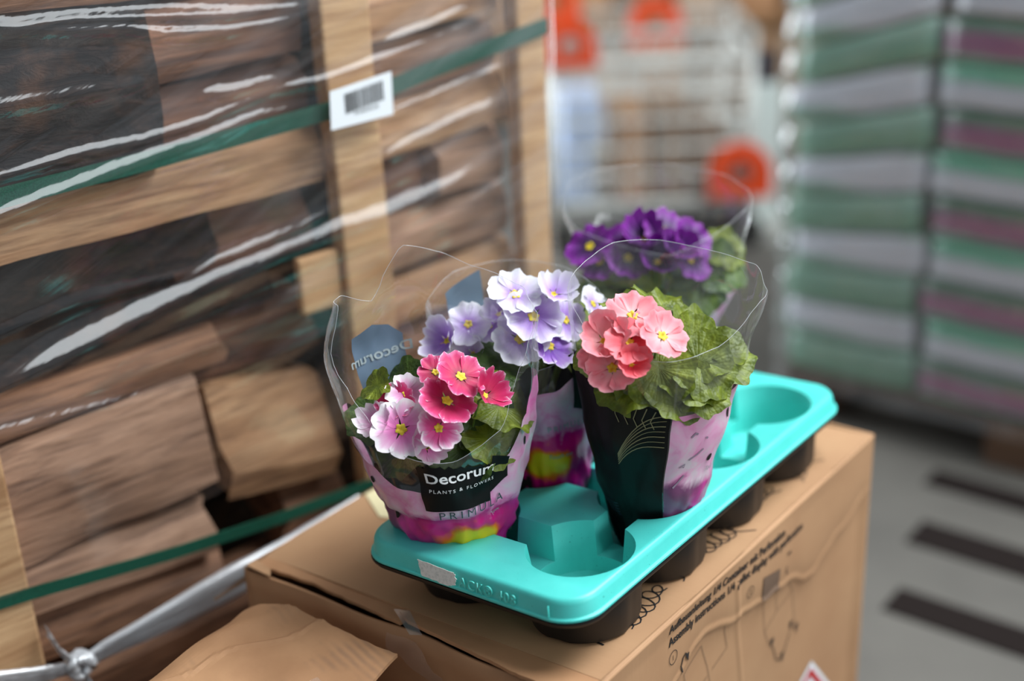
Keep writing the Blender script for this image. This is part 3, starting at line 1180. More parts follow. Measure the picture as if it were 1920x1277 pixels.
def scrawl(pts, w=0.0016):
    P_ = [Vector((x, y, btop(x) + 0.0006)) - CL for x, y in pts]
    vv, ff = [], []
    for i, p in enumerate(P_):
        t = (P_[min(len(P_) - 1, i + 1)] - P_[max(0, i - 1)]).normalized()
        nn = Vector((-t.y, t.x, 0)) * (w / 2)
        vv += [p + nn, p - nn]
    for i in range(len(P_) - 1):
        ff.append((2 * i, 2 * i + 1, 2 * i + 3, 2 * i + 2))
    mb.add(vv, ff)


def loops(x0, x1, y0, y1, n, amp, seed):
    rr = random.Random(seed)
    out = []
    for i in range(n * 14 + 1):
        t = i / (n * 14)
        a = t * n * 2 * math.pi
        k = amp * (0.7 + 0.5 * math.sin(3.1 * t + seed))
        out.append((x0 + (x1 - x0) * t + k * math.cos(a) + 0.002 * math.sin(a * 0.31 + seed), y0 + (y1 - y0) * t + 0.010 * math.sin(a)))
    return out


scrawl(loops(0.040, 0.046, 0.002, 0.085, 6, 0.017, 1.0))
scrawl(loops(0.040, 0.046, 0.105, 0.150, 4, 0.016, 2.2))
scrawl(loops(0.036, 0.050, 0.165, 0.225, 5, 0.014, 0.4))
scrawl([(0.045, 0.222), (0.060, 0.226), (0.074, 0.238)])
scrawl(loops(0.042, 0.046, 0.265, 0.335, 5, 0.014, 3.0))
scrawl(loops(0.050, 0.058, 0.365, 0.395, 2, 0.013, 1.4), 0.001)
scrawl([(0.052, 0.415), (0.064, 0.430)], 0.001)
scrawl([(0.020, -0.040), (0.034, -0.034), (0.052, -0.036)], 0.0024)
mb.build('marker_scrawl', M['marker'], carton)

# pale yellow card lying on the carton behind the front pot
o = slab('paper_card', [(-0.392, 0.085), (-0.335, 0.050), (-0.290, 0.062), (-0.33, 0.125), (-0.385, 0.125)], lambda x, y: btop(x) + 0.0015, 0.0012, plain('pale_yellow_card', lin(232, 220, 176), 0.7), None, (0, 0, 0))
tag(o, 'pale yellow card lying on the large carton behind the front flower pot', 'card')

# second carton with a torn open flap in front of the first
c2 = empty('open_carton', (-0.25, -0.40, 0))
tag(c2, 'worn cardboard box with torn raised flap at the bottom left', 'cardboard box')
CL2 = c2.location
mb = MB()
X0, X1, Y0, Y1, ZT = -0.37, -0.105, -0.62, -0.19, 0.60
for (a, b, c_, d) in ((X0, X1, Y0, Y0 + 0.005), (X0, X1, Y1 - 0.005, Y1), (X0, X0 + 0.005, Y0, Y1), (X1 - 0.005, X1, Y0, Y1)):
    mb.box(a - CL2.x, b - CL2.x, c_ - CL2.y, d - CL2.y, 0, ZT)
mb.box(X0 - CL2.x, X1 - CL2.x, Y0 - CL2.y, Y1 - CL2.y, 0.0, 0.006)
mb.build('body', M['card_old'], c2)


def flapz(x, y):
    t = (y + 0.145) / -0.35
    edge = math.exp(-((x + 0.315 + 0.04 * math.sin(y * 14)) / 0.012) ** 2)
    return 0.650 - 0.035 * max(0, -t) + 0.006 * math.sin(x * 16 + 1) - 0.05 * max(0, t) ** 2 + 0.003 * edge - 0.02 * max(0, (-0.30 - x) / 0.04) ** 2 + 0.0022 * math.exp(-((x + 0.262 - (y + 0.2) * 0.45 - 0.006 * math.sin(y * 60)) / 0.0035) ** 2) + 0.002 * noise.noise(Vector((x * 22, y * 22, 2)))


fp = [(-0.333, -0.330), (-0.326, -0.250), (-0.322, -0.201), (-0.331, -0.172)] + jag([(-0.318, -0.162), (-0.285, -0.148), (-0.244, -0.142), (-0.19, -0.139), (-0.139, -0.135)], 9, 0.0009, 8) + [(-0.127, -0.192), (-0.116, -0.40), (-0.333, -0.42)]
o = slab('torn_flap', fp, flapz, 0.004, M['card_flap'], c2, CL2, 46)
v = []
for i in range(6):
    for j in range(4):
        u, w = i / 5, j / 3
        v.append(Vector((-0.178 + 0.022 * u, -0.232 + 0.02 * w, flapz(-0.17, -0.22) + 0.004 + 0.006 * math.sin(u * 4 + w * 3) * (0.4 + u))) - CL2)
f = [(i * 4 + j, (i + 1) * 4 + j, (i + 1) * 4 + j + 1, i * 4 + j + 1) for i in range(5) for j in range(3)]
obj('tape_scrap', pyd('tape_scrap', v, f), M['tape'], c2, smooth=3.2)

# ------------------------------------------------------------------ tray
XL, XR, PY = -0.148, 0.0, 0.13
CELLS = [(x, k * PY) for k in range(4) for x in (XR, XL)]
TX0, TX1, TY0, TY1 = XL - 0.073, 0.0610, -0.0926, 0.475


def temp(mb, name):
    return mb.build(name, None)


def loft(sections):
    """closed solid through plan outlines at given heights"""
    mb = MB()
    n = len(sections[0][1])
    v, f = [], []
    for z, poly in sections:
        v += [(x, y, z) for x, y in poly]
    for k in range(len(sections) - 1):
        for i in range(n):
            i2 = (i + 1) % n
            f.append((k * n + i, k * n + i2, (k + 1) * n + i2, (k + 1) * n + i))
    f.append(tuple(range(n))[::-1])
    f.append(tuple((len(sections) - 1) * n + i for i in range(n)))
    return mb.add(v, f)


def rr_at(g, r):
    return rrect(TX0 - g, TX1 + g, TY0 - g, TY1 + g, r, 9)


skirt = temp(loft([(-0.0225, rr_at(0.0060, 0.041)), (-0.0200, rr_at(0.0060, 0.041)), (-0.0190, rr_at(0.0030, 0.038)), (-0.006, rr_at(0.001, 0.036)), (-0.0025, rr_at(-0.0005, 0.035)), (-0.0006, rr_at(-0.0025, 0.033)), (0.0, rr_at(-0.0055, 0.030))]), 'skirt')
uc = bpy.data.collections.new('u')
dc = bpy.data.collections.new('d')


def into(col, o):
    COL.objects.unlink(o)
    col.objects.link(o)


for (x, y) in CELLS:
    into(uc, temp(MB().prism(circle(0.0590, 40), -0.012, -0.060, 0.885, (x, y)), 'u'))
into(uc, temp(MB().box(XL - 0.021, XR + 0.021, -0.024, 3 * PY + 0.024, -0.0605, -0.011), 'u'))
for (x, y) in CELLS:
    into(dc, temp(MB().prism(circle(0.0570, 48, 0.03), 0.004, -0.0572, 0.875, (x, y)), 'd'))
for k in range(4):
    into(dc, temp(loft([(-0.040, rrect(-0.074 - 0.030, -0.074 + 0.030, k * PY - 0.018, k * PY + 0.018, 0.004, 3)), (0.006, rrect(-0.074 - 0.030, -0.074 + 0.030, k * PY - 0.022, k * PY + 0.022, 0.004, 3))]), 'd'))
for k in range(3):
    for x in (XL, XR):
        y = k * PY + PY / 2
        into(dc, temp(loft([(-0.040, rrect(x - 0.016, x + 0.016, y - 0.022, y + 0.022, 0.004, 3)), (0.006, rrect(x - 0.020, x + 0.020, y - 0.022, y + 0.022, 0.004, 3))]), 'd'))
scene.collection.children.link(uc)
scene.collection.children.link(dc)
for o in list(uc.objects):
    b = skirt.modifiers.new('add_cup', 'BOOLEAN')
    b.operation = 'UNION'
    b.object = o
    b.solver = 'EXACT'
b = skirt.modifiers.new('cut_pockets', 'BOOLEAN')
b.operation = 'DIFFERENCE'
b.operand_type = 'COLLECTION'
b.collection = dc
b.solver = 'EXACT'
bv = bevelled(skirt, 0.0022, 3, 40)
bpy.context.view_layer.update()
dg = bpy.context.evaluated_depsgraph_get()
tm = bpy.data.meshes.new_from_object(skirt.evaluated_get(dg))
for col in (uc, dc):
    for o in list(col.objects):
        bpy.data.objects.remove(o)
    bpy.data.collections.remove(col)
bpy.data.objects.remove(skirt)
tray = empty('plant_tray', (0, 0, Z0))
tray.rotation_euler = (0, -math.atan(TILT), 0)
tag(tray, 'turquoise plastic plant tray with eight round pockets on the large carton', 'plant tray')
tm.materials.clear()
body = obj('tray_body', tm, M['teal'], tray, smooth=math.radians(38))
# raised lettering on the near skirt
skz = lambda z: TY0 - 0.0022 - (0.0006 + (-z) * 0.13)
me = text_mesh('ACK® 408', 0.0150, 0.0006, 0, 1.12)
w = max(v.co.x for v in me.vertices)
lx0, lx1 = -0.082, -0.010
map_mesh(me, lambda x, y, z: Vector((lx0 + (lx1 - lx0) * x / w, skz(-0.0178 + y) - z, -0.0178 + y)))
obj('raised_lettering', me, M['teal'], tray)
mb = MB()
mb.box(0.030, 0.0306, skz(-0.012) - 0.0012, skz(-0.012) + 0.001, -0.0185, -0.006)
mb.build('mould_line', M['teal'], tray)
# torn paper label stuck on the skirt
t = NT('scuffed_paper_label')
n_ = t.noise(t.coord('Object'), 300, 4)
t.bsdf(t.ramp(n_, [(0.25, lin(206, 210, 204)), (0.55, lin(240, 240, 234))]), 0.8)
tl = jag([(-0.136, -0.0030), (-0.088, -0.0035), (-0.084, -0.011), (-0.087, -0.0180), (-0.096, -0.0205), (-0.131, -0.0195), (-0.136, -0.0030)], 7, 0.0009, 21)[:-1]
me = MB().prism(tl, 0, 0.0004).mesh('torn_label')
map_mesh(me, lambda x, y, z: Vector((x, skz(y) - 0.0008 - z, y)))
obj('torn_label', me, t.mat, tray)

# black tray nested underneath
bt = empty('nested_tray', (0, 0, Z0))
bt.rotation_euler = (0, -math.atan(TILT), 0)
tag(bt, 'black plastic tray nested underneath the turquoise tray', 'plant tray')
secs = [(-0.0290, rr_at(0.0045, 0.040)), (-0.0260, rr_at(0.0066, 0.0415)), (-0.0235, rr_at(0.0066, 0.0415)), (-0.0235, rr_at(0.0005, 0.037)), (-0.0290, rr_at(0.0005, 0.037))]
v, f = [], []
n = len(secs[0][1])
for z, poly in secs:
    v += [(x, y, z) for x, y in poly]
for k in range(5):
    for i in range(n):
        i2, k2 = (i + 1) % n, (k + 1) % 5
        f.append((k * n + i, k * n + i2, k2 * n + i2, k2 * n + i))
MB().add(v, f).build('rim', M['black'], bt, math.radians(40))
for (x, y) in CELLS:
    mb = MB()
    n = 40
    prof = [(0.0630, -0.0295), (0.0605, -0.042), (0.0585, -0.070), (0.0560, -0.0775), (0.050, -0.0795)]
    v, f = [], []
    for r, z in prof:
        for i in range(n):
            a = 2 * math.pi * i / n
            rr = r * (1 - 0.035 * (1 if (i % 10) < 2 else 0))
            zz = z
            toward_x = math.cos(a) * (1 if x < -0.07 else -1) > 0.72
            toward_y = (math.sin(a) > 0.72 and y < 3 * PY - 0.01) or (math.sin(a) < -0.72 and y > 0.01)
            if toward_x or toward_y:          # low between neighbouring pockets
                zz = min(z, -0.0416 - 0.0002 * (0.064 - r) * 100)
            v.append((x + rr * math.cos(a), y + rr * math.sin(a), zz))
    for k in range(len(prof) - 1):
        for i in range(n):
            i2 = (i + 1) % n
            f.append((k * n + i, k * n + i2, (k + 1) * n + i2, (k + 1) * n + i))
    f.append(tuple((len(prof) - 1) * n + i for i in range(n)))
    mb.add(v, f).build('cup', M['black'], bt, math.radians(35))

# ------------------------------------------------------------------ primulas


def petal_mat(name, stops, streak):
    t = NT(name)
    uvn = t.n('UVMap')
    sp = t.n('SeparateXYZ')
    t.l(uvn.outputs[0], sp.inputs[0])
    nz = t.noise(t.coord('UV', (26, 1.2, 1)), 1.0, 3, 0.6)
    nb = t.noise(t.coord('UV', (5, 3, 1)), 1.0, 3, 0.6)
    f = t.math('ADD', sp.outputs[1], t.math('MULTIPLY', t.math('SUBTRACT', nz, 0.5), streak))
    f = t.math('ADD', f, t.math('MULTIPLY', t.math('SUBTRACT', nb, 0.5), streak * 0.6))
    c = t.ramp(f, stops)
    b = t.bsdf(c, 0.55)
    b.inputs['Sheen Weight'].default_value = 0.15
    t.bump(b, nz, 0.25, 0.001)
    # thin petals let some light through
    tl_ = t.n('BsdfTranslucent')
    t.l(c, tl_.inputs['Color'])
    mx = t.n('MixShader')
    mx.inputs[0].default_value = 0.16
    t.l(b.outputs[0], mx.inputs[1])
    t.l(tl_.outputs[0], mx.inputs[2])
    t.l(mx.outputs[0], t.out.inputs[0])
    return t.mat


PAL = {
    'blush': petal_mat('blush_petal', [(0.1, lin(240, 110, 190)), (0.40, lin(245, 150, 210)), (0.72, lin(248, 200, 230)), (0.88, lin(253, 246, 250))], 0.22),
    'blush_pale': petal_mat('pale_blush_petal', [(0.1, lin(236, 130, 196)), (0.5, lin(244, 184, 222)), (0.85, lin(252, 240, 248))], 0.22),
    'rose': petal_mat('rose_petal', [(0.1, lin(222, 40, 130)), (0.5, lin(236, 96, 166)), (0.8, lin(242, 170, 210)), (0.95, lin(250, 236, 244))], 0.3),
    'crimson': petal_mat('crimson_petal', [(0.1, lin(150, 10, 60)), (0.4, lin(200, 18, 86)), (0.80, lin(214, 40, 110)), (0.97, lin(232, 110, 160)), (1.0, lin(246, 214, 228))], 0.3),
    'lavender': petal_mat('lavender_petal', [(0.1, lin(150, 100, 200)), (0.45, lin(186, 150, 222)), (0.8, lin(222, 206, 242)), (0.95, lin(240, 236, 250))], 0.2),
    'lavender_white': petal_mat('white_lavender_petal', [(0.1, lin(176, 130, 214)), (0.4, lin(214, 194, 236)), (0.75, lin(236, 230, 248)), (0.95, lin(246, 246, 252))], 0.2),
    'violet': petal_mat('violet_petal', [(0.1, lin(100, 30, 160)), (0.5, lin(140, 80, 196)), (0.8, lin(186, 140, 222)), (0.97, lin(232, 220, 246))], 0.25),
    'coral_pale': petal_mat('pale_coral_petal', [(0.1, lin(250, 190, 190)), (0.4, lin(250, 160, 166)), (0.8, lin(248, 138, 150)), (0.97, lin(250, 170, 178))], 0.3),
    'coral': petal_mat('coral_petal', [(0.1, lin(230, 60, 80)), (0.5, lin(244, 90, 104)), (0.9, lin(248, 128, 138))], 0.3),
    'purple': petal_mat('purple_petal', [(0.1, lin(40, 4, 60)), (0.5, lin(82, 6, 108)), (0.9, lin(124, 14, 146))], 0.35),
}
t = NT('yellow_flower_eye')
n_ = t.noise(t.coord('Object'), 9, 2)
t.bsdf(t.ramp(n_, [(0.35, lin(206, 170, 20)), (0.65, lin(232, 214, 60))]), 0.6)
M['eye'] = t.mat


def flower_mesh(seed, cup, closed=0.0):
    rr = random.Random(seed)
    v, f, uv = [], [], []
    NA, NR = 10, 7
    HALF = math.radians(45)
    for k in range(5):
        a0 = 2 * math.pi * k / 5 + rr.uniform(-0.12, 0.12)
        ln_ = rr.uniform(0.9, 1.05)
        lift = 0.018 * ((k * 2) % 5) / 5 + rr.uniform(-0.01, 0.01)
        cu = cup + rr.uniform(-0.06, 0.08)
        ph = rr.random() * 6
        b = len(v)
        for j in range(NR + 1):
            r = j / NR
            for i in range(NA + 1):
                s_ = -1 + 2 * i / NA
                tip = 0.5 * ln_ * (1 - 0.26 * abs(s_) ** 3.2 - 0.10 * math.exp(-(s_ / 0.16) ** 2) + 0.02 * math.sin(s_ * 9 + ph))
                rho = 0.05 + (tip - 0.05) * r
                an = a0 + s_ * HALF * (0.55 + 0.45 * math.sin(min(1, r * 1.25) * math.pi / 2))
                z = lift * r + cu * rho * rho * 2.2 + 0.030 * r ** 2 * math.sin(s_ * 6.5 + ph) - 0.030 * r * math.cos(s_ * 1.6) + 0.022 * r ** 3 * math.sin(s_ * 13 + ph * 2)
                shrink = 1 - closed * r * 0.5
                v.append((rho * shrink * math.cos(an), rho * shrink * math.sin(an), z + closed * rho * 0.9))
                uv.append((k * 0.37 + s_ * 0.2, r))
        for j in range(NR):
            for i in range(NA):
                a = b + j * (NA + 1) + i
                f.append((a, a + 1, a + NA + 2, a + NA + 1))
    me = pyd('flower', v, f)
    u = me.uv_layers.new(name='UVMap')
    for lp in me.loops:
        u.data[lp.index].uv = uv[lp.vertex_index]
    me.polygons.foreach_set('use_smooth', [True] * len(me.polygons))
    return me


def eye_mesh():
    v, f = [], []
    n = 20
    for j, (r, z) in enumerate(((0.088, 0.012), (0.066, 0.022), (0.04, 0.012), (0.0, -0.01))):
        for i in range(n):
            a = 2 * math.pi * i / n
            q = r * (1 + (0.18 * math.cos(5 * a) if j == 0 else 0.15 * math.cos(5 * a)))
            v.append((q * math.cos(a), q * math.sin(a), z + 0.004 * math.cos(5 * a)))
    for j in range(3):
        for i in range(n):
            i2 = (i + 1) % n
            f.append((j * n + i, j * n + i2, (j + 1) * n + i2, (j + 1) * n + i))
    me = pyd('eye', v, f)
    me.polygons.foreach_set('use_smooth', [True] * len(me.polygons))
    me.materials.append(M['eye'])
    return me


EYE = eye_mesh()
FM = {}


def flower_of(pal, variant):
    key = (pal, variant)
    if key not in FM:
        me = flower_mesh(hash(variant) % 7 + variant * 11, (0.10, 0.22, 0.34)[variant % 3], (0, 0, 0.35)[variant % 3])
        me.materials.append(PAL[pal])
        FM[key] = me
    return FM[key]


def leaf_mat(name, base, light, dark):
    t = NT(name)
    uvn = t.n('UVMap')
    sp = t.n('SeparateXYZ')
    t.l(uvn.outputs[0], sp.inputs[0])
    co = t.coord('UV', (1, 1, 1))
    n1 = t.noise(t.coord('Object'), 3.5, 5)
    # side veins fan out: bands in angle, fading to the edge
    ang = t.math('SINE', t.math('MULTIPLY', sp.outputs[0], 88.0))
    vein = t.math('POWER', t.math('ABSOLUTE', ang), 6.0)
    vein = t.math('SUBTRACT', 1.0, vein)
    c = t.ramp(n1, [(0.3, dark), (0.55, base), (0.75, light)])
    c = t.mix(t.math('MULTIPLY', t.math('SUBTRACT', 1.0, vein), 0.10), c, light)
    b = t.bsdf(c, 0.5)
    t.bump(b, t.math('ADD', t.math('MULTIPLY', vein, 0.12), t.noise(t.coord('Object'), 7, 2)), 0.22, 0.02)
    tl_ = t.n('BsdfTranslucent')
    t.l(t.mix(0.5, c, light), tl_.inputs['Color'])
    mx = t.n('MixShader')
    mx.inputs[0].default_value = 0.22
    t.l(b.outputs[0], mx.inputs[1])
    t.l(tl_.outputs[0], mx.inputs[2])
    t.l(mx.outputs[0], t.out.inputs[0])
    return t.mat


M['leaf'] = leaf_mat('primula_leaf', lin(108, 122, 24), lin(152, 164, 54), lin(54, 74, 16))
M['leaf_dark'] = leaf_mat('dark_primula_leaf', lin(62, 88, 26), lin(98, 124, 46), lin(30, 52, 18))


def leaf_mesh(seed):
    rr = random.Random(seed)
    NA, NR = 72, 7
    ph = [rr.random() * 6.28 for _ in range(6)]
    v, f, uv = [(0, 0, 0)], [], [(0, 0)]
    for j in range(1, NR + 1):
        r = j / NR
        for i in range(NA):
            a = 2 * math.pi * i / NA
            R_ = 0.5 * (1 + 0.05 * math.sin(8 * a + ph[0]) + 0.025 * math.sin(17 * a + ph[1]) + 0.12 * math.cos(a) - 0.20 * math.exp(-((a - math.pi) / 0.28) ** 2))
            rho = R_ * r
            z = 0.16 * r * r * math.cos(2 * a + ph[2]) * 0.5 + 0.040 * r ** 3 * math.sin(6 * a + ph[3]) + 0.018 * r ** 3 * math.sin(11 * a + ph[4]) + 0.16 * rho * abs(math.sin(a)) - 0.35 * max(0, rho * math.cos(a)) ** 2
            v.append((rho * math.cos(a), rho * math.sin(a), z))
            uv.append((a / 6.283, r))
    for i in range(NA):
        f.append((0, 1 + i, 1 + (i + 1) % NA))
    for j in range(NR - 1):
        for i in range(NA):
            i2 = (i + 1) % NA
            f.append((1 + j * NA + i, 1 + (j + 1) * NA + i, 1 + (j + 1) * NA + i2, 1 + j * NA + i2))
    me = pyd('leaf', v, f)
    u = me.uv_layers.new(name='UVMap')
    for lp in me.loops:
        u.data[lp.index].uv = uv[lp.vertex_index]
    me.polygons.foreach_set('use_smooth', [True] * len(me.polygons))
    return me


LM = {}


def leaf_of(mat, k):
    if (mat, k) not in LM:
        me = leaf_mesh(k * 5 + 1)
        me.materials.append(M[mat])
        LM[(mat, k)] = me
    return LM[(mat, k)]


def orient(nrm, axis):
    z = nrm.normalized()
    x = (axis - z * axis.dot(z)).normalized()
    y = z.cross(x)
    return Matrix((x, y, z)).transposed()


M['soil'] = plain('potting_soil', lin(44, 32, 24), 0.9)
M['stalk'] = plain('green_stalk', lin(110, 140, 60), 0.5)


LIM = {'front': (0.088, 0.066, -0.022), 'lav': (0.09, 0.072, 0.0), 'pink': (0.083, 0.068, 0.010), 'purple': (0.10, 0.074, 0.0)}


def primula(key, cell, label, leafmat):
    x, y = cell
    root = empty('potted_primula', (x, y, tz(x) - 0.052))
    tag(root, label, 'flower pot', 'primulas in the turquoise tray')
    org = Vector((x, y, tz(x)))
    base = org - root.location
    rr = random.Random(hash(label) % 1 + len(label) * 3)
    # pot with rolled rim, soil inside
    n = 36
    prof = [(0.036, 0.0), (0.0475, 0.072), (0.0495, 0.073), (0.0495, 0.080), (0.0465, 0.080), (0.046, 0.072)]
    v, f = [], []
    for r, z in prof:
        v += [(r * math.cos(2 * math.pi * i / n), r * math.sin(2 * math.pi * i / n), z) for i in range(n)]
    for k in range(len(prof) - 1):
        for i in range(n):
            i2 = (i + 1) % n
            f.append((k * n + i, k * n + i2, (k + 1) * n + i2, (k + 1) * n + i))
    f.append(tuple(range(n))[::-1])
    obj('pot', pyd('pot', v, f), M['pot'], root, smooth=math.radians(35))
    obj('soil', MB().prism(circle(0.0462, 30), 0.060, 0.071).mesh('soil'), M['soil'], root)
    cs = sum(q[0] for q in FLOWERS[key]) / len(FLOWERS[key])
    ch = sum(q[2] for q in FLOWERS[key]) / len(FLOWERS[key])
    crown = base + Vector((0, 0, 0.03))
    for i, (s_, t_, h, d, pal) in enumerate(FLOWERS[key]):
        pos = base + SIDE * s_ + TOW * t_ + Vector((0, 0, h))
        nrm = TOW * 0.72 + Vector((0, 0, 0.85)) + SIDE * (0.22 + (s_ - cs) * 9) + Vector((0, 0, (h - ch) * 12))
        nrm += Vector((rr.uniform(-.2, .2), rr.uniform(-.2, .2), rr.uniform(-.15, .15)))
        mt = orient(nrm, Vector((rr.uniform(-1, 1), rr.uniform(-1, 1), 0.4))).to_4x4()
        mt.translation = pos
        fo = obj('flower', flower_of(pal, i % 3), None, root)
        fo.matrix_local = mt @ Matrix.Scale(d * 1.20, 4)
        eo = obj('eye', EYE, None, fo)
        nn = nrm.normalized()
        mid = pos.lerp(crown, 0.5) - nn * 0.015
        MB().tube([pos - nn * 0.001, pos - nn * 0.012, mid, crown], [0.0016, 0.0013, 0.0014, 0.002], 6).build('stalk', M['stalk'], root, 3.2)
    for i, (s_, t_, h, d) in enumerate(LEAVES[key]):
        d *= 1.12 if key == 'pink' else 0.92
        lim_s, lim_t, c_s = LIM[key]
        q = math.hypot((s_ - c_s) / (lim_s - 0.38 * d), t_ / (lim_t - 0.34 * d))
        if q > 1:                             # leaves stay inside the sleeve
            s_, t_ = c_s + (s_ - c_s) / q, t_ / q
        pos = base + SIDE * s_ + TOW * t_ + Vector((0, 0, h))
        out = pos - crown
        out.z *= 0.2
        nrm = Vector((0, 0, 0.75)) + TOW * 0.55 + out.normalized() * 0.35 + Vector((rr.uniform(-.3, .3), rr.uniform(-.3, .3), 0))
        mt = orient(nrm, out).to_4x4()
        mt.translation = pos
        lo_ = obj('leaf', leaf_of(leafmat if i % 3 else 'leaf', i % 5), None, root)
        lo_.matrix_local = mt @ Matrix.Scale(d * 1.12, 4)
        st = pos - out.normalized() * d * 0.42
        MB().tube([st, st.lerp(crown, 0.5) + Vector((0, 0, 0.01)), crown], 0.0022, 6).build('leaf_stem', M['stalk'], root, 3.2)
    return root


primula('front', (XL, 0.0), 'potted primula with crimson and pink white-edged flowers, nearest the camera', 'leaf_dark')
primula('lav', (XL, PY), 'potted primula with pale lavender flowers behind the crimson one', 'leaf_dark')
primula('pink', (XR, PY), 'potted primula with coral pink flowers and many bright green leaves', 'leaf')
primula('purple', (XL, 3 * PY), 'potted primula with deep purple flowers at the far end of the tray', 'leaf_dark')

# ------------------------------------------------------------------ printed plastic sleeves


def floral_mat():
    t = NT('floral_sleeve_print')
    uvn = t.n('UVMap')
    sp = t.n('SeparateXYZ')
    t.l(uvn.outputs[0], sp.inputs[0])
    nz = t.n('TexNoise')
    nz.inputs['Scale'].default_value = 22
    nz.inputs['Detail'].default_value = 3
    t.l(uvn.outputs[0], nz.inputs['Vector'])
    off = t.n('VectorMath', p_operation='SUBTRACT')
    t.l(nz.outputs['Color'], off.inputs[0])
    off.inputs[1].default_value = (0.5, 0.5, 0.5)
    sc = t.n('VectorMath', p_operation='SCALE')
    sc.inputs['Scale'].default_value = 0.055
    t.l(off.outputs[0], sc.inputs[0])
    ad = t.n('VectorMath', p_operation='ADD')
    t.l(uvn.outputs[0], ad.inputs[0])
    t.l(sc.outputs[0], ad.inputs[1])
    ml = t.n('VectorMath', p_operation='MULTIPLY')
    ml.inputs[1].default_value = (0.75, 1.25, 0)
    t.l(ad.outputs[0], ml.inputs[0])
    ds = t.n('VectorMath', p_operation='DISTANCE')
    ds.inputs[1].default_value = (0.018, 0.004, 0)
    t.l(ml.outputs[0], ds.inputs[0])
    ring = t.ramp(t.math('MULTIPLY', ds.outputs['Value'], 12.0),
                  [(0.0, lin(222, 200, 0)), (0.24, lin(226, 190, 0)), (0.33, lin(230, 104, 10)), (0.41, lin(206, 8, 116)), (0.62, lin(184, 4, 126)), (0.8, lin(206, 60, 160)), (0.95, lin(122, 70, 110))])
    cl = t.noise(uvn.outputs[0], 26, 4, 0.6, 0.6)
    pink = t.ramp(cl, [(0.30, lin(220, 116, 176)), (0.48, lin(228, 172, 204)), (0.64, lin(216, 200, 210))])
    edge = t.n('MapRange')
    edge.inputs['From Min'].default_value = 0.034
    edge.inputs['From Max'].default_value = 0.046
    h = t.math('ADD', sp.outputs[1], t.math('MULTIPLY', t.math('SUBTRACT', cl, 0.5), 0.05))
    t.l(h, edge.inputs['Value'])
    c = t.mix(edge.outputs[0], ring, pink)
    up_ = t.n('MapRange')
    up_.inputs['From Min'].default_value = 0.095
    up_.inputs['From Max'].default_value = 0.14
    t.l(sp.outputs[1], up_.inputs['Value'])
    c = t.mix(t.math('MULTIPLY', up_.outputs[0], 0.45), c, lin(222, 110, 180))
    b = t.bsdf(c, 0.35)
    b.inputs['Coat Weight'].default_value = 0.12
    b.inputs['Coat Roughness'].default_value = 0.12
    return t.mat


M['floral'] = floral_mat()


def black_mat():
    t = NT('black_sleeve_print')
    b = t.bsdf(lin(12, 12, 12), 0.45, Specular_IOR_Level=0.22)
    b.inputs['Coat Weight'].default_value = 0.08
    b.inputs['Coat Roughness'].default_value = 0.15
    return t.mat


M['black_print'] = black_mat()
M['gold'] = plain('pale_gold_line', lin(150, 138, 100), 0.5)
M['grey_ink'] = plain('grey_lettering', lin(150, 162, 164), 0.5)
M['hole'] = plain('vent_hole_shadow', lin(20, 22, 16), 0.8)


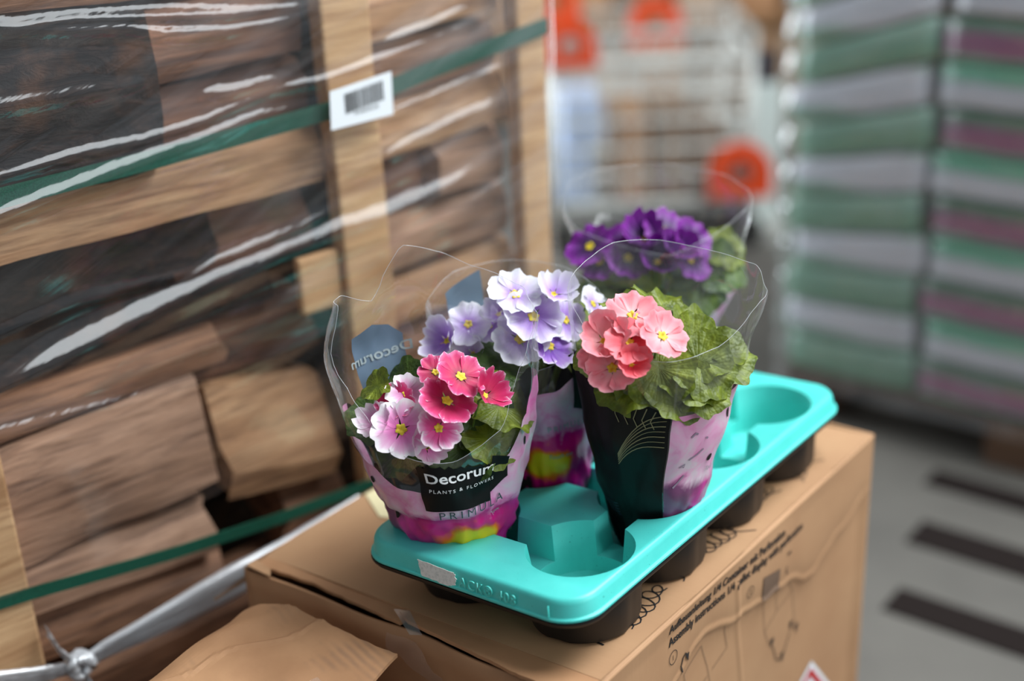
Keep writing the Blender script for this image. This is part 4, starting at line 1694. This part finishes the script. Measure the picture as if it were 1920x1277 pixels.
class Sleeve:
    def __init__(self, label, cell, rows, top, fl_range, fe, be_, seed, lens=0.9, rip=0.0022, hmin=None, voff=0.0):
        self.voff = voff
        self.cell, self.rows, self.top, self.seed, self.lens, self.rip = cell, rows, top, seed, lens, rip
        self.fr, self.fe, self.be = fl_range, fe, be_
        self.hmin = rows[0][0] if hmin is None else hmin
        x, y = cell
        self.org = Vector((x, y, tz(x)))
        self.root = empty('plant_sleeve', (x, y, tz(x) - 0.050))
        tag(self.root, label, 'plant sleeve', 'printed sleeves around the primulas')

    def row(self, h):
        R_ = self.rows
        cols = []
        for k in range(1, 5):
            cols.append(smooth_interp(h, [(r[0], r[k]) for r in R_]))
        return cols

    def at(self, al, h, lift=0.0):
        a, b, os_, ot = self.row(h)
        t = math.radians(al)
        ca, sa = math.cos(t), math.sin(t)
        k = self.lens * max(0, min(1, (h - 0.02) / 0.13))
        s_ = a * ca
        # a sleeve is a flat bag: round at the pot, two pointed corners at the mouth
        w = b * ((1 - k) * sa + k * math.copysign(1 - abs(ca) ** 1.7, sa))
        q = noise.noise_vector(Vector((ca * 2.3, sa * 2.3, h * 16)) + Vector((self.seed, 0, 0)))
        q2 = noise.noise_vector(Vector((ca * 6, sa * 6, h * 55)) + Vector((0, self.seed, 0)))
        g = 1 + (q.x * 2.2 + q2.x * (1.8 if h < 0.034 else 0.8)) * self.rip / max(a, 0.03)
        g += lift / max(a, 0.03)
        return self.org + SIDE * (os_ + s_ * g) + TOW * (ot + w * g) + Vector((0, 0, h)) - self.root.location

    def angles(self, a0, a1, step):
        n = max(2, int(round((a1 - a0) / step)))
        return [a0 + (a1 - a0) * i / n for i in range(n + 1)]

    def sheet(self, name, a0, a1, lo, hi, mat, nv=16, step=4.0, lift=0.0, parent=None, centre=None):
        v, f, uv = [], [], []
        A = self.angles(a0, a1, step)
        c0 = (a0 + a1) / 2 if centre is None else centre
        for al in A:
            l_ = lo(al) if callable(lo) else lo
            h_ = hi(al) if callable(hi) else hi
            for j in range(nv + 1):
                h = l_ + (h_ - l_) * j / nv
                v.append(self.at(al, h, lift))
                uv.append((-math.radians(al - c0) * 0.075, h + self.voff))
        for i in range(len(A) - 1):
            for j in range(nv):
                a = i * (nv + 1) + j
                f.append((a, a + 1, a + nv + 2, a + nv + 1))
        me = pyd(name, v, f)
        u = me.uv_layers.new(name='UVMap')
        for lp in me.loops:
            u.data[lp.index].uv = uv[lp.vertex_index]
        return obj(name, me, mat, parent or self.root, smooth=3.2)

    def build(self):
        f0, f1 = self.fr
        FE = lambda a: smooth_interp(a, self.fe)
        BE = lambda a: smooth_interp(a, self.be)
        TP = lambda a: 0.6 * interp(a % 360, self.top) + 0.4 * smooth_interp(a % 360, self.top)
        self.sheet('floral_print', f0, f1, self.hmin, FE, M['floral'], 22, 3)
        self.sheet('black_print', f1, f0 + 360, self.hmin, BE, M['black_print'], 22, 3)
        self.sheet('clear_film', f0, f1, FE, TP, M['cello'], 20, 3)
        self.sheet('clear_film', f1, f0 + 360, BE, TP, M['cello'], 20, 3)
        # cut edge of the film and the two folded side creases
        A_ = self.angles(0, 360, 3)[:-1]
        MB().tube([self.at(a, TP(a)) for a in A_], 0.00028, 5, True).build('film_edge', M['cello_edge'], self.root, 3.2)
        for c_ in (2, 182):
            E_ = lambda a: (FE(a) if f0 <= a <= f1 else BE(a if a > f1 else a + 360))
            self.sheet('side_fold', c_ - 15, c_ + 15, E_, lambda a: TP(a) - 0.002, M['cello_fold'], 14, 2, 0.0012)
        return self

    def text(self, name, body, al, h, size, mat, curve=0.0, spacing=1.0, slope=0.0, rad=0.075, flip=False, lift=0.0016, bold=0.0, shear=0.0):
        me = text_mesh(body, size, 0, bold, spacing, 'CENTER')
        bm = bmesh.new()
        bm.from_mesh(me)
        bmesh.ops.triangulate(bm, faces=bm.faces)
        bm.to_mesh(me)
        bm.free()

        def fn(x, y, z):
            x += shear * y
            xx = -x if flip else x
            return self.at(al - math.degrees(xx / rad), h + y + slope * x + curve * x * x, lift)
        map_mesh(me, fn)
        return obj(name, me, mat, self.root)

    def disc(self, name, al, h, ra, rh, mat, lift=0.001):
        v = [self.at(al, h, lift)]
        n = 14
        for i in range(n):
            t = 2 * math.pi * i / n
            v.append(self.at(al - math.degrees(ra * math.cos(t) / 0.08), h + rh * math.sin(t), lift))
        return obj(name, pyd(name, v, [(0, 1 + i, 1 + (i + 1) % n) for i in range(n)]), mat, self.root)

    def line(self, mb, pts, w, lift=0.0012):
        v, f = [], []
        for i, (al, h) in enumerate(pts):
            a = pts[max(0, i - 1)]
            b = pts[min(len(pts) - 1, i + 1)]
            dx, dy = -(b[0] - a[0]) * 0.0013, b[1] - a[1]
            L_ = math.hypot(dx, dy) or 1
            v += [self.at(al + dy / L_ * w / 0.0026, h + dx / L_ * w / 2, lift), self.at(al - dy / L_ * w / 0.0026, h - dx / L_ * w / 2, lift)]
        f = [(2 * i, 2 * i + 1, 2 * i + 3, 2 * i + 2) for i in range(len(pts) - 1)]
        mb.add(v, f)


# alpha: 0 right, 90 towards the camera, 180 left, 270 back
s1 = Sleeve('crumpled sleeve with magenta flower print and black label around the crimson primula', (XL, 0.0),
            [(-0.045, 0.049, 0.045, -0.016, 0.0), (-0.015, 0.056, 0.051, -0.016, 0.002), (0.012, 0.070, 0.062, -0.015, 0.004), (0.028, 0.074, 0.065, -0.016, 0.005),
             (0.034, 0.073, 0.064, -0.017, 0.006), (0.041, 0.081, 0.072, -0.018, 0.006), (0.075, 0.089, 0.074, -0.021, 0.005), (0.11, 0.098, 0.079, -0.024, 0.0), (0.19, 0.108, 0.082, -0.028, -0.004), (0.25, 0.101, 0.075, -0.018, -0.01), (0.29, 0.095, 0.07, -0.014, -0.014)],
            [(0, 0.228), (25, 0.20), (50, 0.125), (80, 0.104), (120, 0.112), (150, 0.17), (172, 0.245), (200, 0.252), (225, 0.235), (245, 0.286), (290, 0.258), (330, 0.25), (360, 0.228)],
            (-18, 198), [(-18, 0.165), (8, 0.160), (26, 0.125), (48, 0.088), (80, 0.070), (115, 0.072), (143, 0.088), (170, 0.122), (198, 0.134)],
            [(198, 0.134), (214, 0.11), (250, 0.09), (300, 0.10), (342, 0.165)], 2.0, rip=0.0034)
s1.build()
s1.sheet('black_label', 56, 104, 0.051, lambda a: 0.103 - 0.00030 * abs(a - 96) + 0.002 * math.sin(a), M['black_print'], 10, 2.5, 0.0016)
s1.sheet('label_corner', 42, 56, lambda a: 0.060 + (56 - a) * 0.0008, lambda a: 0.092 + (a - 42) * 0.0006, M['black_print'], 6, 2.5, 0.0017)
s1.text('brand_lettering', 'Decorum', 77, 0.0835, 0.0155, M['white_ink'], curve=0.9, lift=0.0030, bold=0.00025)
s1.text('small_lettering', 'PLANTS & FLOWERS', 76, 0.073, 0.0050, M['white_ink'], curve=1.0, spacing=1.35, lift=0.0030)
M['dark_ink'] = plain('dark_teal_lettering', lin(58, 74, 78), 0.5)
s1.text('product_lettering', 'PRIMULA', 70, 0.0425, 0.0125, M['dark_ink'], curve=1.6, slope=0.08, spacing=1.45, lift=0.0022)
s1.text('script_lettering', 'Touch me', 45, 0.034, 0.006, M['grey_ink'], slope=0.3, lift=0.0020)
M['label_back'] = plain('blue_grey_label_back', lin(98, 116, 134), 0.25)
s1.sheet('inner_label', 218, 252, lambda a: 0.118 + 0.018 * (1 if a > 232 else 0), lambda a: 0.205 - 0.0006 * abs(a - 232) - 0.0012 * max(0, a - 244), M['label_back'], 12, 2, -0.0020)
s1.text('inner_lettering', 'Decorum', 235, 0.165, 0.0150, M['grey_ink'], lift=-0.0034, bold=0.0002)
s1.disc('vent_hole', 143, 0.072, 0.0042, 0.0032, M['hole'])
s1.disc('vent_hole', 140, 0.030, 0.0032, 0.0040, M['hole'], 0.0022)
s1.disc('vent_hole', 24, 0.098, 0.0026, 0.0042, M['hole'])

s2 = Sleeve('floral printed sleeve with black label around the pale lavender primula', (XL, PY),
            [(-0.045, 0.043, 0.042, 0.012, 0.0), (0.0, 0.050, 0.050, 0.012, 0), (0.06, 0.062, 0.060, 0.008, 0), (0.12, 0.082, 0.072, 0.0, 0), (0.19, 0.100, 0.078, -0.016, -0.004), (0.26, 0.108, 0.07, -0.02, -0.01)],
            [(0, 0.19), (45, 0.165), (90, 0.15), (140, 0.15), (180, 0.20), (230, 0.225), (300, 0.22), (360, 0.19)],
            (20, 200), [(20, 0.15), (45, 0.142), (80, 0.125), (130, 0.11), (165, 0.13), (200, 0.14)],
            [(200, 0.14), (212, 0.12), (268, 0.12), (330, 0.13), (380, 0.15)], 5.0, voff=-0.028)
s2.build()
s2.sheet('black_label', 24, 62, lambda a: 0.098 - (62 - a) * 0.0006, lambda a: 0.168 - (a - 24) * 0.0002, M['black_print'], 8, 3, 0.0016)
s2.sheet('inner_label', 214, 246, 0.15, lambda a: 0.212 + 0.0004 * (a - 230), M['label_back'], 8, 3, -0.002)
s2.text('product_lettering', 'PRIMULA', 68, 0.074, 0.0105, M['grey_ink'], spacing=1.35)
s2.text('script_lettering', 'Touch me', 78, 0.040, 0.008, M['grey_ink'], slope=0.05, shear=0.3)
s2.text('brand_lettering', 'Decorum', 42, 0.135, 0.012, M['white_ink'], lift=0.003)

s3 = Sleeve('tall sleeve with black panel and pink panel around the coral primula', (XR, PY),
            [(-0.045, 0.044, 0.043, 0.006, 0.0), (-0.02, 0.049, 0.048, 0.006, 0), (0.04, 0.064, 0.060, 0.004, 0), (0.10, 0.078, 0.070, 0.008, 0), (0.16, 0.090, 0.074, 0.014, -0.002), (0.23, 0.102, 0.074, 0.020, -0.006), (0.28, 0.10, 0.07, 0.02, -0.012)],
            [(0, 0.230), (20, 0.222), (60, 0.192), (95, 0.188), (140, 0.19), (165, 0.225), (195, 0.252), (240, 0.268), (300, 0.255), (335, 0.252), (360, 0.230)],
            (-95, 86), [(-95, 0.10), (-40, 0.12), (0, 0.136), (30, 0.128), (60, 0.124), (86, 0.127)],
            [(86, 0.132), (110, 0.140), (140, 0.155), (175, 0.175), (200, 0.17), (265, 0.10)], 8.0, rip=0.0014)
s3.build()
mb = MB()
for k in range(7):
    s3.line(mb, [(90 + i * 4, 0.118 - 0.006 * k + 0.012 - 0.00065 * (i * 1.0 - 0.4 * k) ** 2 * (1 if i > 0.4 * k else 0.3)) for i in range(10)], 0.0006 if k % 2 else 0.0009)
for a in (98, 104, 110, 117, 124):
    s3.line(mb, [(a, 0.114), (a + 3, 0.122), (a + 8 - (a % 3) * 4, 0.134 + (a - 98) * 0.0003)], 0.0009)
mb.build('gold_line_drawing', M['gold'], s3.root)
mb = MB()
for k in range(5):
    s3.line(mb, [(158 - i * 3, 0.012 - 0.0038 * k) for i in range(8)], 0.0008)
mb.build('small_print', plain('small_print_blue', lin(60, 74, 90), 0.5), s3.root)
mb = MB()
for pts in ([(68, 0.098), (64, 0.101), (62, 0.099)], [(54, 0.092), (52, 0.090)], [(66, 0.070), (58, 0.074), (53, 0.078)], [(74, 0.064), (69, 0.066), (70, 0.062)], [(78, 0.040), (72, 0.046), (67, 0.052)]):
    s3.line(mb, pts, 0.0022)
mb.build('grey_speckle', plain('grey_print_fleck', lin(150, 130, 150), 0.5), s3.root)
s3.disc('vent_hole', 22, 0.103, 0.0030, 0.0055, M['hole'])
s3.disc('vent_hole', 40, 0.062, 0.0042, 0.0040, M['hole'])
s3.text('script_lettering', 'Touch me', 30, 0.046, 0.008, M['grey_ink'], shear=0.3)
# welded seam facing the camera
mb = MB()
s3.line(mb, [(86.5, -0.04 + 0.228 * i / 24) for i in range(25)], 0.0022, 0.0016)
mb.build('welded_seam', M['cello'], s3.root)

s4 = Sleeve('clear sleeve with pink print around the purple primula at the back', (XL, 3 * PY),
            [(-0.045, 0.044, 0.043, 0.0, 0.0), (0.0, 0.050, 0.050, 0.0, 0), (0.06, 0.064, 0.060, -0.002, 0), (0.13, 0.092, 0.072, 0.002, 0), (0.17, 0.100, 0.076, 0.002, -0.002), (0.24, 0.117, 0.074, -0.004, -0.008), (0.29, 0.11, 0.07, -0.010, -0.014)],
            [(0, 0.236), (30, 0.225), (90, 0.20), (150, 0.215), (180, 0.242), (215, 0.268), (270, 0.268), (320, 0.262), (345, 0.25), (360, 0.236)],
            (-30, 150), [(-30, 0.14), (10, 0.137), (45, 0.112), (80, 0.098), (110, 0.10), (150, 0.12)],
            [(150, 0.12), (200, 0.14), (270, 0.15), (330, 0.14)], 11.0)
s4.build()
s4.sheet('black_label', 98, 136, 0.085, 0.152, M['black_print'], 8, 3, 0.0016)
s4.text('brand_lettering', 'Decorum', 112, 0.118, 0.012, M['white_ink'], lift=0.003)

# ------------------------------------------------------------------ background: stack of sacks


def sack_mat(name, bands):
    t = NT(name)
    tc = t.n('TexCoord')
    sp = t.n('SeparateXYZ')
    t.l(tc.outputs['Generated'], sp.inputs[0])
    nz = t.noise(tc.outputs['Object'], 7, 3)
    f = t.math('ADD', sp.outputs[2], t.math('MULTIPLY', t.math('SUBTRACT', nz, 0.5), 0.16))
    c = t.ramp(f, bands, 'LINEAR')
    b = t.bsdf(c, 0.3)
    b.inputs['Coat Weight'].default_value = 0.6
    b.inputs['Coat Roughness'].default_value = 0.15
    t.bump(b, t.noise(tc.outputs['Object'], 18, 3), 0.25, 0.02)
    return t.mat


GREEN, DGREEN, GWHITE, PURP, BGREEN = lin(104, 150, 126), lin(74, 112, 92), lin(196, 198, 208), lin(140, 84, 118), lin(96, 168, 140)
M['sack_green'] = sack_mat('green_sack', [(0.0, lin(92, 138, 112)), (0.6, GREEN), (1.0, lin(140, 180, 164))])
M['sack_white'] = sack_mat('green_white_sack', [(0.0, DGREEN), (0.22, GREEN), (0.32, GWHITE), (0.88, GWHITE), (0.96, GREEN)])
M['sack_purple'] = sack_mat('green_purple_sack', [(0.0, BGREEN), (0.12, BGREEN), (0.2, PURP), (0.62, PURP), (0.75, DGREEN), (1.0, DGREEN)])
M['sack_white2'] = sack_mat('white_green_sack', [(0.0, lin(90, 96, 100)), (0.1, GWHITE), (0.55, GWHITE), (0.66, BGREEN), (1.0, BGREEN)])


def pillow(w, d, h, e=0.35):
    bm = bmesh.new()
    bmesh.ops.create_cube(bm, size=2)
    bmesh.ops.subdivide_edges(bm, edges=bm.edges[:], cuts=9, use_grid_fill=True)
    for v in bm.verts:
        p = v.co.copy()
        # round the rims of the sack: squeeze height towards the edges of the plan
        ex = max(abs(p.x), abs(p.y))
        k = 0.86 + 0.14 * math.sqrt(max(0.0, 1 - (max(0, ex - 0.80) / 0.20) ** 2))
        r = 1.0
        corner = min(abs(p.x), abs(p.y))
        r -= 0.05 * corner ** 3
        v.co = Vector((p.x * r * w / 2, p.y * r * d / 2, p.z * h / 2 * k))
    me = bpy.data.meshes.new('sack')
    bm.to_mesh(me)
    bm.free()
    return me


ORD = ['lowest', 'second', 'third', 'fourth', 'fifth', 'sixth', 'seventh', 'eighth', 'ninth', 'tenth', 'eleventh', 'twelfth', 'thirteenth', 'fourteenth']
SX = -0.335                                   # joint between the two columns of sacks
PL = pillow(0.315, 0.62, 0.0925)
PR = pillow(0.66, 0.42, 0.0925)
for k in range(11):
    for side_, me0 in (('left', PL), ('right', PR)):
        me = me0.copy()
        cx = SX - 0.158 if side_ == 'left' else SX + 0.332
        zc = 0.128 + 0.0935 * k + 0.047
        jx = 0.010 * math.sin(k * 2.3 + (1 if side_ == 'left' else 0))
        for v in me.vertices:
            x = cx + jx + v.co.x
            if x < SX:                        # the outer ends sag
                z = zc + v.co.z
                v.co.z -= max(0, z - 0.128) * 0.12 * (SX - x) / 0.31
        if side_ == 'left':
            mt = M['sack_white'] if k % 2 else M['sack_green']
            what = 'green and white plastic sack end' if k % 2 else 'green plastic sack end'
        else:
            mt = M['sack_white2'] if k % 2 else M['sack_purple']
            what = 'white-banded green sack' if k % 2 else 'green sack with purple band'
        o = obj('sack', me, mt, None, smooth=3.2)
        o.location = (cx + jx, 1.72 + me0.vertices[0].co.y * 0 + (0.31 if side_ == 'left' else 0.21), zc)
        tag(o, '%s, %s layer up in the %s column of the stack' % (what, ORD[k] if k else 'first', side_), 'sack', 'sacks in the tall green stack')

# the stack is wrapped in film that bulges over every sack
path = [(0.5, 1.700)] + [(x, 1.700) for x in np.linspace(0.4, -0.62, 40)]
path += [(-0.62 - 0.045 * math.sin(t), 1.745 - 0.045 * math.cos(t)) for t in np.linspace(0.1, 1.57, 14)]
path += [(-0.665, y) for y in np.linspace(1.80, 2.35, 8)]
v, f, uvs = [], [], []
NZs = 111
for i, (x, y) in enumerate(path):
    a = path[max(0, i - 1)]
    b = path[min(len(path) - 1, i + 1)]
    n_ = Vector((-(b[1] - a[1]), b[0] - a[0], 0)).normalized()
    for j in range(NZs):
        z = 0.10 + (1.16 - 0.10) * j / (NZs - 1)
        bulge = 0.010 * abs(math.sin(math.pi * (z - 0.128) / 0.0935)) ** 0.8 + 0.002 * noise.noise(Vector((x * 9, z * 14, y * 9)))
        zz = z - (max(0, z - 0.128) * 0.12 * (SX - x) / 0.31 if x < SX else 0)
        v.append(Vector((x, y, zz)) + n_ * bulge)
        uvs.append((x + y, z))
for i in range(len(path) - 1):
    for j in range(NZs - 1):
        a = i * NZs + j
        f.append((a, a + NZs, a + NZs + 1, a + 1))
if (v[NZs * 5] - Vector((path[5][0], path[5][1], 0))).y > 0:
    v = [Vector((p.x, p.y, p.z)) for p in v]
me = pyd('stretch_film', v, f)
u = me.uv_layers.new(name='UVMap')
for lp in me.loops:
    u.data[lp.index].uv = uvs[lp.vertex_index]
o = obj('stretch_film', me, film('stack_wrap', 0.06, 0.16, 0.14, streak=(6, 6, 1), gloss=0.10), smooth=3.2)
tag(o, 'hazy stretch film wrapped around the tall stack of green sacks', 'plastic film')

pal = empty('wooden_pallet', (-0.2, 2.1, 0))
tag(pal, 'dark wooden pallet on the concrete under the green stack of sacks', 'pallet')
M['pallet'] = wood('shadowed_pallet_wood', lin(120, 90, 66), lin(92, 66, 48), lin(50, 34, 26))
for k in range(5):
    MB().box(-0.44, 0.62, -0.36 + k * 0.175, -0.26 + k * 0.175, 0.105, 0.127).build('deck_board', M['pallet'], pal)
for k in range(3):
    MB().box(-0.44 + k * 0.48, -0.34 + k * 0.48, -0.36, 0.44, 0.0, 0.022).build('runner', M['pallet'], pal)
    for j in range(3):
        MB().box(-0.44 + k * 0.48, -0.34 + k * 0.48, -0.36 + j * 0.35, -0.26 + j * 0.35, 0.022, 0.105).build('block', M['pallet'], pal)

# thin dark strips lying on the concrete
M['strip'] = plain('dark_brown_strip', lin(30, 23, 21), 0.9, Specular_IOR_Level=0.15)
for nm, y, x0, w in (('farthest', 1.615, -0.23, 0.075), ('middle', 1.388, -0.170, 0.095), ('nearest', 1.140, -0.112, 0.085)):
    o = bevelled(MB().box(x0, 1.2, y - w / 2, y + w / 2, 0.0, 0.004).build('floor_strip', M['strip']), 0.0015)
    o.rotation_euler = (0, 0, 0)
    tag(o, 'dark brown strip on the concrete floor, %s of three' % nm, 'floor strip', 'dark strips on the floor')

# ------------------------------------------------------------------ background: trolleys with orange plates
M['steel'] = plain('galvanised_steel', lin(206, 206, 200), 0.4, Metallic=0.15)
t = NT('orange_plastic')
t.bsdf(lin(226, 74, 28), 0.4)
M['orange'] = t.mat


def bgp(s_, z, d=0.0):
    return BO + SIDE * s_ + AWAY * d + Vector((0, 0, z))


def plate(r, parent, loc, name='orange_plate'):
    """round-topped plate with a hole through it"""
    n = 28
    outer = [(r * math.cos(math.pi * i / n), r * math.sin(math.pi * i / n)) for i in range(n + 1)]
    outer = [(r, -0.75 * r)] + outer + [(-r, -0.75 * r)]
    hr = 0.42 * r
    m_ = len(outer)
    inner = []
    for (x, y) in outer:
        a = math.atan2(y, x)
        inner.append((hr * math.cos(a), hr * math.sin(a)))
    v, f = [], []
    for y in (-0.012, 0.012):
        v += [(a, y, b) for a, b in outer]
        v += [(a, y, b) for a, b in inner]
    for i in range(m_):
        j = (i + 1) % m_
        f += [(i, j, m_ + j, m_ + i), (2 * m_ + i, 3 * m_ + i, 3 * m_ + j, 2 * m_ + j), (i, 2 * m_ + i, 2 * m_ + j, j), (m_ + i, m_ + j, 3 * m_ + j, 3 * m_ + i)]
    me = pyd(name, v, f)
    return obj(name, me, M['orange'], parent, loc)


def trolley(loc, w, d, h, label, plates):
    root = empty('wire_trolley', loc, RZ)
    tag(root, label, 'trolley', 'wire trolleys in the background')
    for sx in (-w / 2, w / 2):
        for sy in (0, d):
            MB().tube([(sx, sy, 0.10), (sx, sy, h)], 0.015, 8).build('upright', M['steel'], root, 3.2)
            wm = MB().tube([(sx + 0.045 * math.cos(a), sy, 0.05 + 0.045 * math.sin(a)) for a in np.linspace(0, 6.283, 17)[:-1]], 0.012, 8, True)
            wm.box(sx - 0.03, sx + 0.03, sy - 0.006, sy + 0.006, 0.03, 0.07)
            wm.build('castor', M['black'], root, math.radians(40))
    for z in (0.16, h):
        MB().tube([(-w / 2, 0, z), (w / 2, 0, z), (w / 2, d, z), (-w / 2, d, z)], 0.014, 8, True).build('frame_rail', M['steel'], root, 3.2)
    for y in (0, d):
        mb = MB()
        for k in range(1, 9):
            x = -w / 2 + w * k / 9
            mb.tube([(x, y, 0.16), (x, y, h)], 0.005, 6)
        for k in range(1, 5):
            z = 0.16 + (h - 0.16) * k / 5
            mb.tube([(-w / 2, y, z), (w / 2, y, z)], 0.006, 6)
        mb.build('wire_panel', M['steel'], root)
    MB().box(-w / 2, w / 2, 0, d, 0.13, 0.15).build('deck', M['steel'], root)
    for (x, y, z, r) in plates:
        plate(r, root, (x, y, z))
    return root


trolley(bgp(-0.03, 0.0, 0.0), 0.60, 0.45, 0.60, 'low grey wire trolley with two orange plates behind the crate post', [(-0.245, -0.03, 0.665, 0.080), (0.27, -0.03, 0.250, 0.098)])
trolley(bgp(0.02, 0.0, 0.62), 0.74, 0.45, 0.56, 'second grey wire trolley farther back with orange plates on top', [(0.03, -0.03, 0.60, 0.092), (-0.31, -0.03, 0.69, 0.085)])


def bgbox(name, s0, s1, d0, d1, z0, z1, color, label, cat, rough=0.7, group=None):
    root = MB().box(s0, s1, d0, d1, z0, z1).build(name, plain(name + '_surface', color, rough))
    root.location = BO
    root.rotation_euler = (0, 0, RZ)
    bevelled(root, 0.012, 2)
    tag(root, label, cat, group)
    return root


def bgcarton(s0, s1, d0, d1, z0, z1, mat, label, group='cartons on the trolleys'):
    root = empty('small_carton', bgp((s0 + s1) / 2, z0, (d0 + d1) / 2), RZ)
    w, d, h = (s1 - s0) / 2, (d1 - d0) / 2, z1 - z0
    bevelled(MB().box(-w, w, -d, d, 0, h).build('body', mat, root), 0.006)
    MB().box(-w - 0.001, w + 0.001, -0.03, 0.03, h * 0.6, h + 0.002).build('tape_strip', plain('brown_tape', lin(170, 140, 100), 0.3), root)
    tag(root, label, 'cardboard box', group)
    return root


bgcarton(-0.14, -0.03, 0.06, 0.40, 0.152, 0.42, M['card_old'], 'narrow brown carton inside the near wire trolley')
bgcarton(-0.01, 0.09, 0.06, 0.40, 0.152, 0.45, M['card_dark'], 'brown carton beside the narrow one in the near wire trolley')
bgcarton(0.105, 0.21, 0.08, 0.40, 0.152, 0.36, M['card_dark'], 'low dark carton behind the low orange plate')
bgcarton(0.45, 0.78, 0.26, 0.58, 0.0, 0.56, M['card_dark'], 'tall brown carton standing right of the pale upright panel', None)
M['bluewhite'] = plain('blue_white_wrap', lin(186, 200, 228), 0.4)
for s0, s1, z0, z1, lb in ((-0.31, -0.21, 0.152, 0.34, 'pale blue pack low in the near trolley beside the crate post'), (-0.30, -0.17, 0.345, 0.47, 'pale lilac pack on top of the blue pack in the near trolley')):
    o = bgbox('wrapped_pack', s0, s1, 0.05, 0.35, z0, z1, lin(180, 196, 226), lb, 'pack', 0.35, 'packs in the near trolley')
# upright pale panel at the right end of the trolleys
up_ = empty('display_panel', bgp(0.338, 0.0, 0.10), RZ)
tag(up_, 'pale grey upright panel at the right end of the trolleys', 'panel')
bevelled(MB().box(-0.055, 0.055, 0, 0.03, 0.05, 0.50).build('board', plain('pale_grey_board', lin(206, 216, 212), 0.5), up_), 0.004)
MB().box(-0.045, 0.065, -0.06, 0.10, 0.0, 0.05).build('foot', M['steel'], up_)
MB().box(-0.03, 0.03, 0.0, 0.028, 0.50, 0.60).build('dark_cap', plain('dark_cap_plastic', lin(50, 46, 54), 0.5), up_)
# shelf of timber and cartons behind
sh = empty('storage_shelf', bgp(0.1, 0, 1.5), RZ)
tag(sh, 'brown wooden storage shelf along the back of the hall', 'shelf')
M['shelfwood'] = wood('shelf_timber', lin(190, 148, 104), lin(150, 110, 72), lin(92, 62, 40))
for z in (0.06, 0.40, 0.74, 1.10):
    MB().box(-1.6, 1.6, 0, 0.5, z, z + 0.035).build('shelf_board', M['shelfwood'], sh)
for x in (-1.6, 1.55):
    MB().box(x, x + 0.05, 0.02, 0.48, 0, 1.5).build('shelf_upright', M['shelfwood'], sh)
rb = random.Random(8)
NUM = ['leftmost', 'second', 'third', 'fourth', 'fifth', 'sixth', 'seventh', 'eighth', 'ninth', 'tenth']
for zi, (z, nm) in enumerate(((0.095, 'lower'), (0.435, 'upper'))):
    x = -1.0
    for k in range(7):
        w = rb.uniform(0.18, 0.26)
        bgcarton(0.1 + x, 0.1 + x + w, 1.55, 1.92, z + 0.001, z + rb.uniform(0.20, 0.28), (M['card'], M['card_old'], M['card_dark'])[(k + zi) % 3], 'brown carton, %s from the left on the %s board of the back shelf' % (NUM[k], nm), 'cartons on the back shelf')
        x += w + 0.03
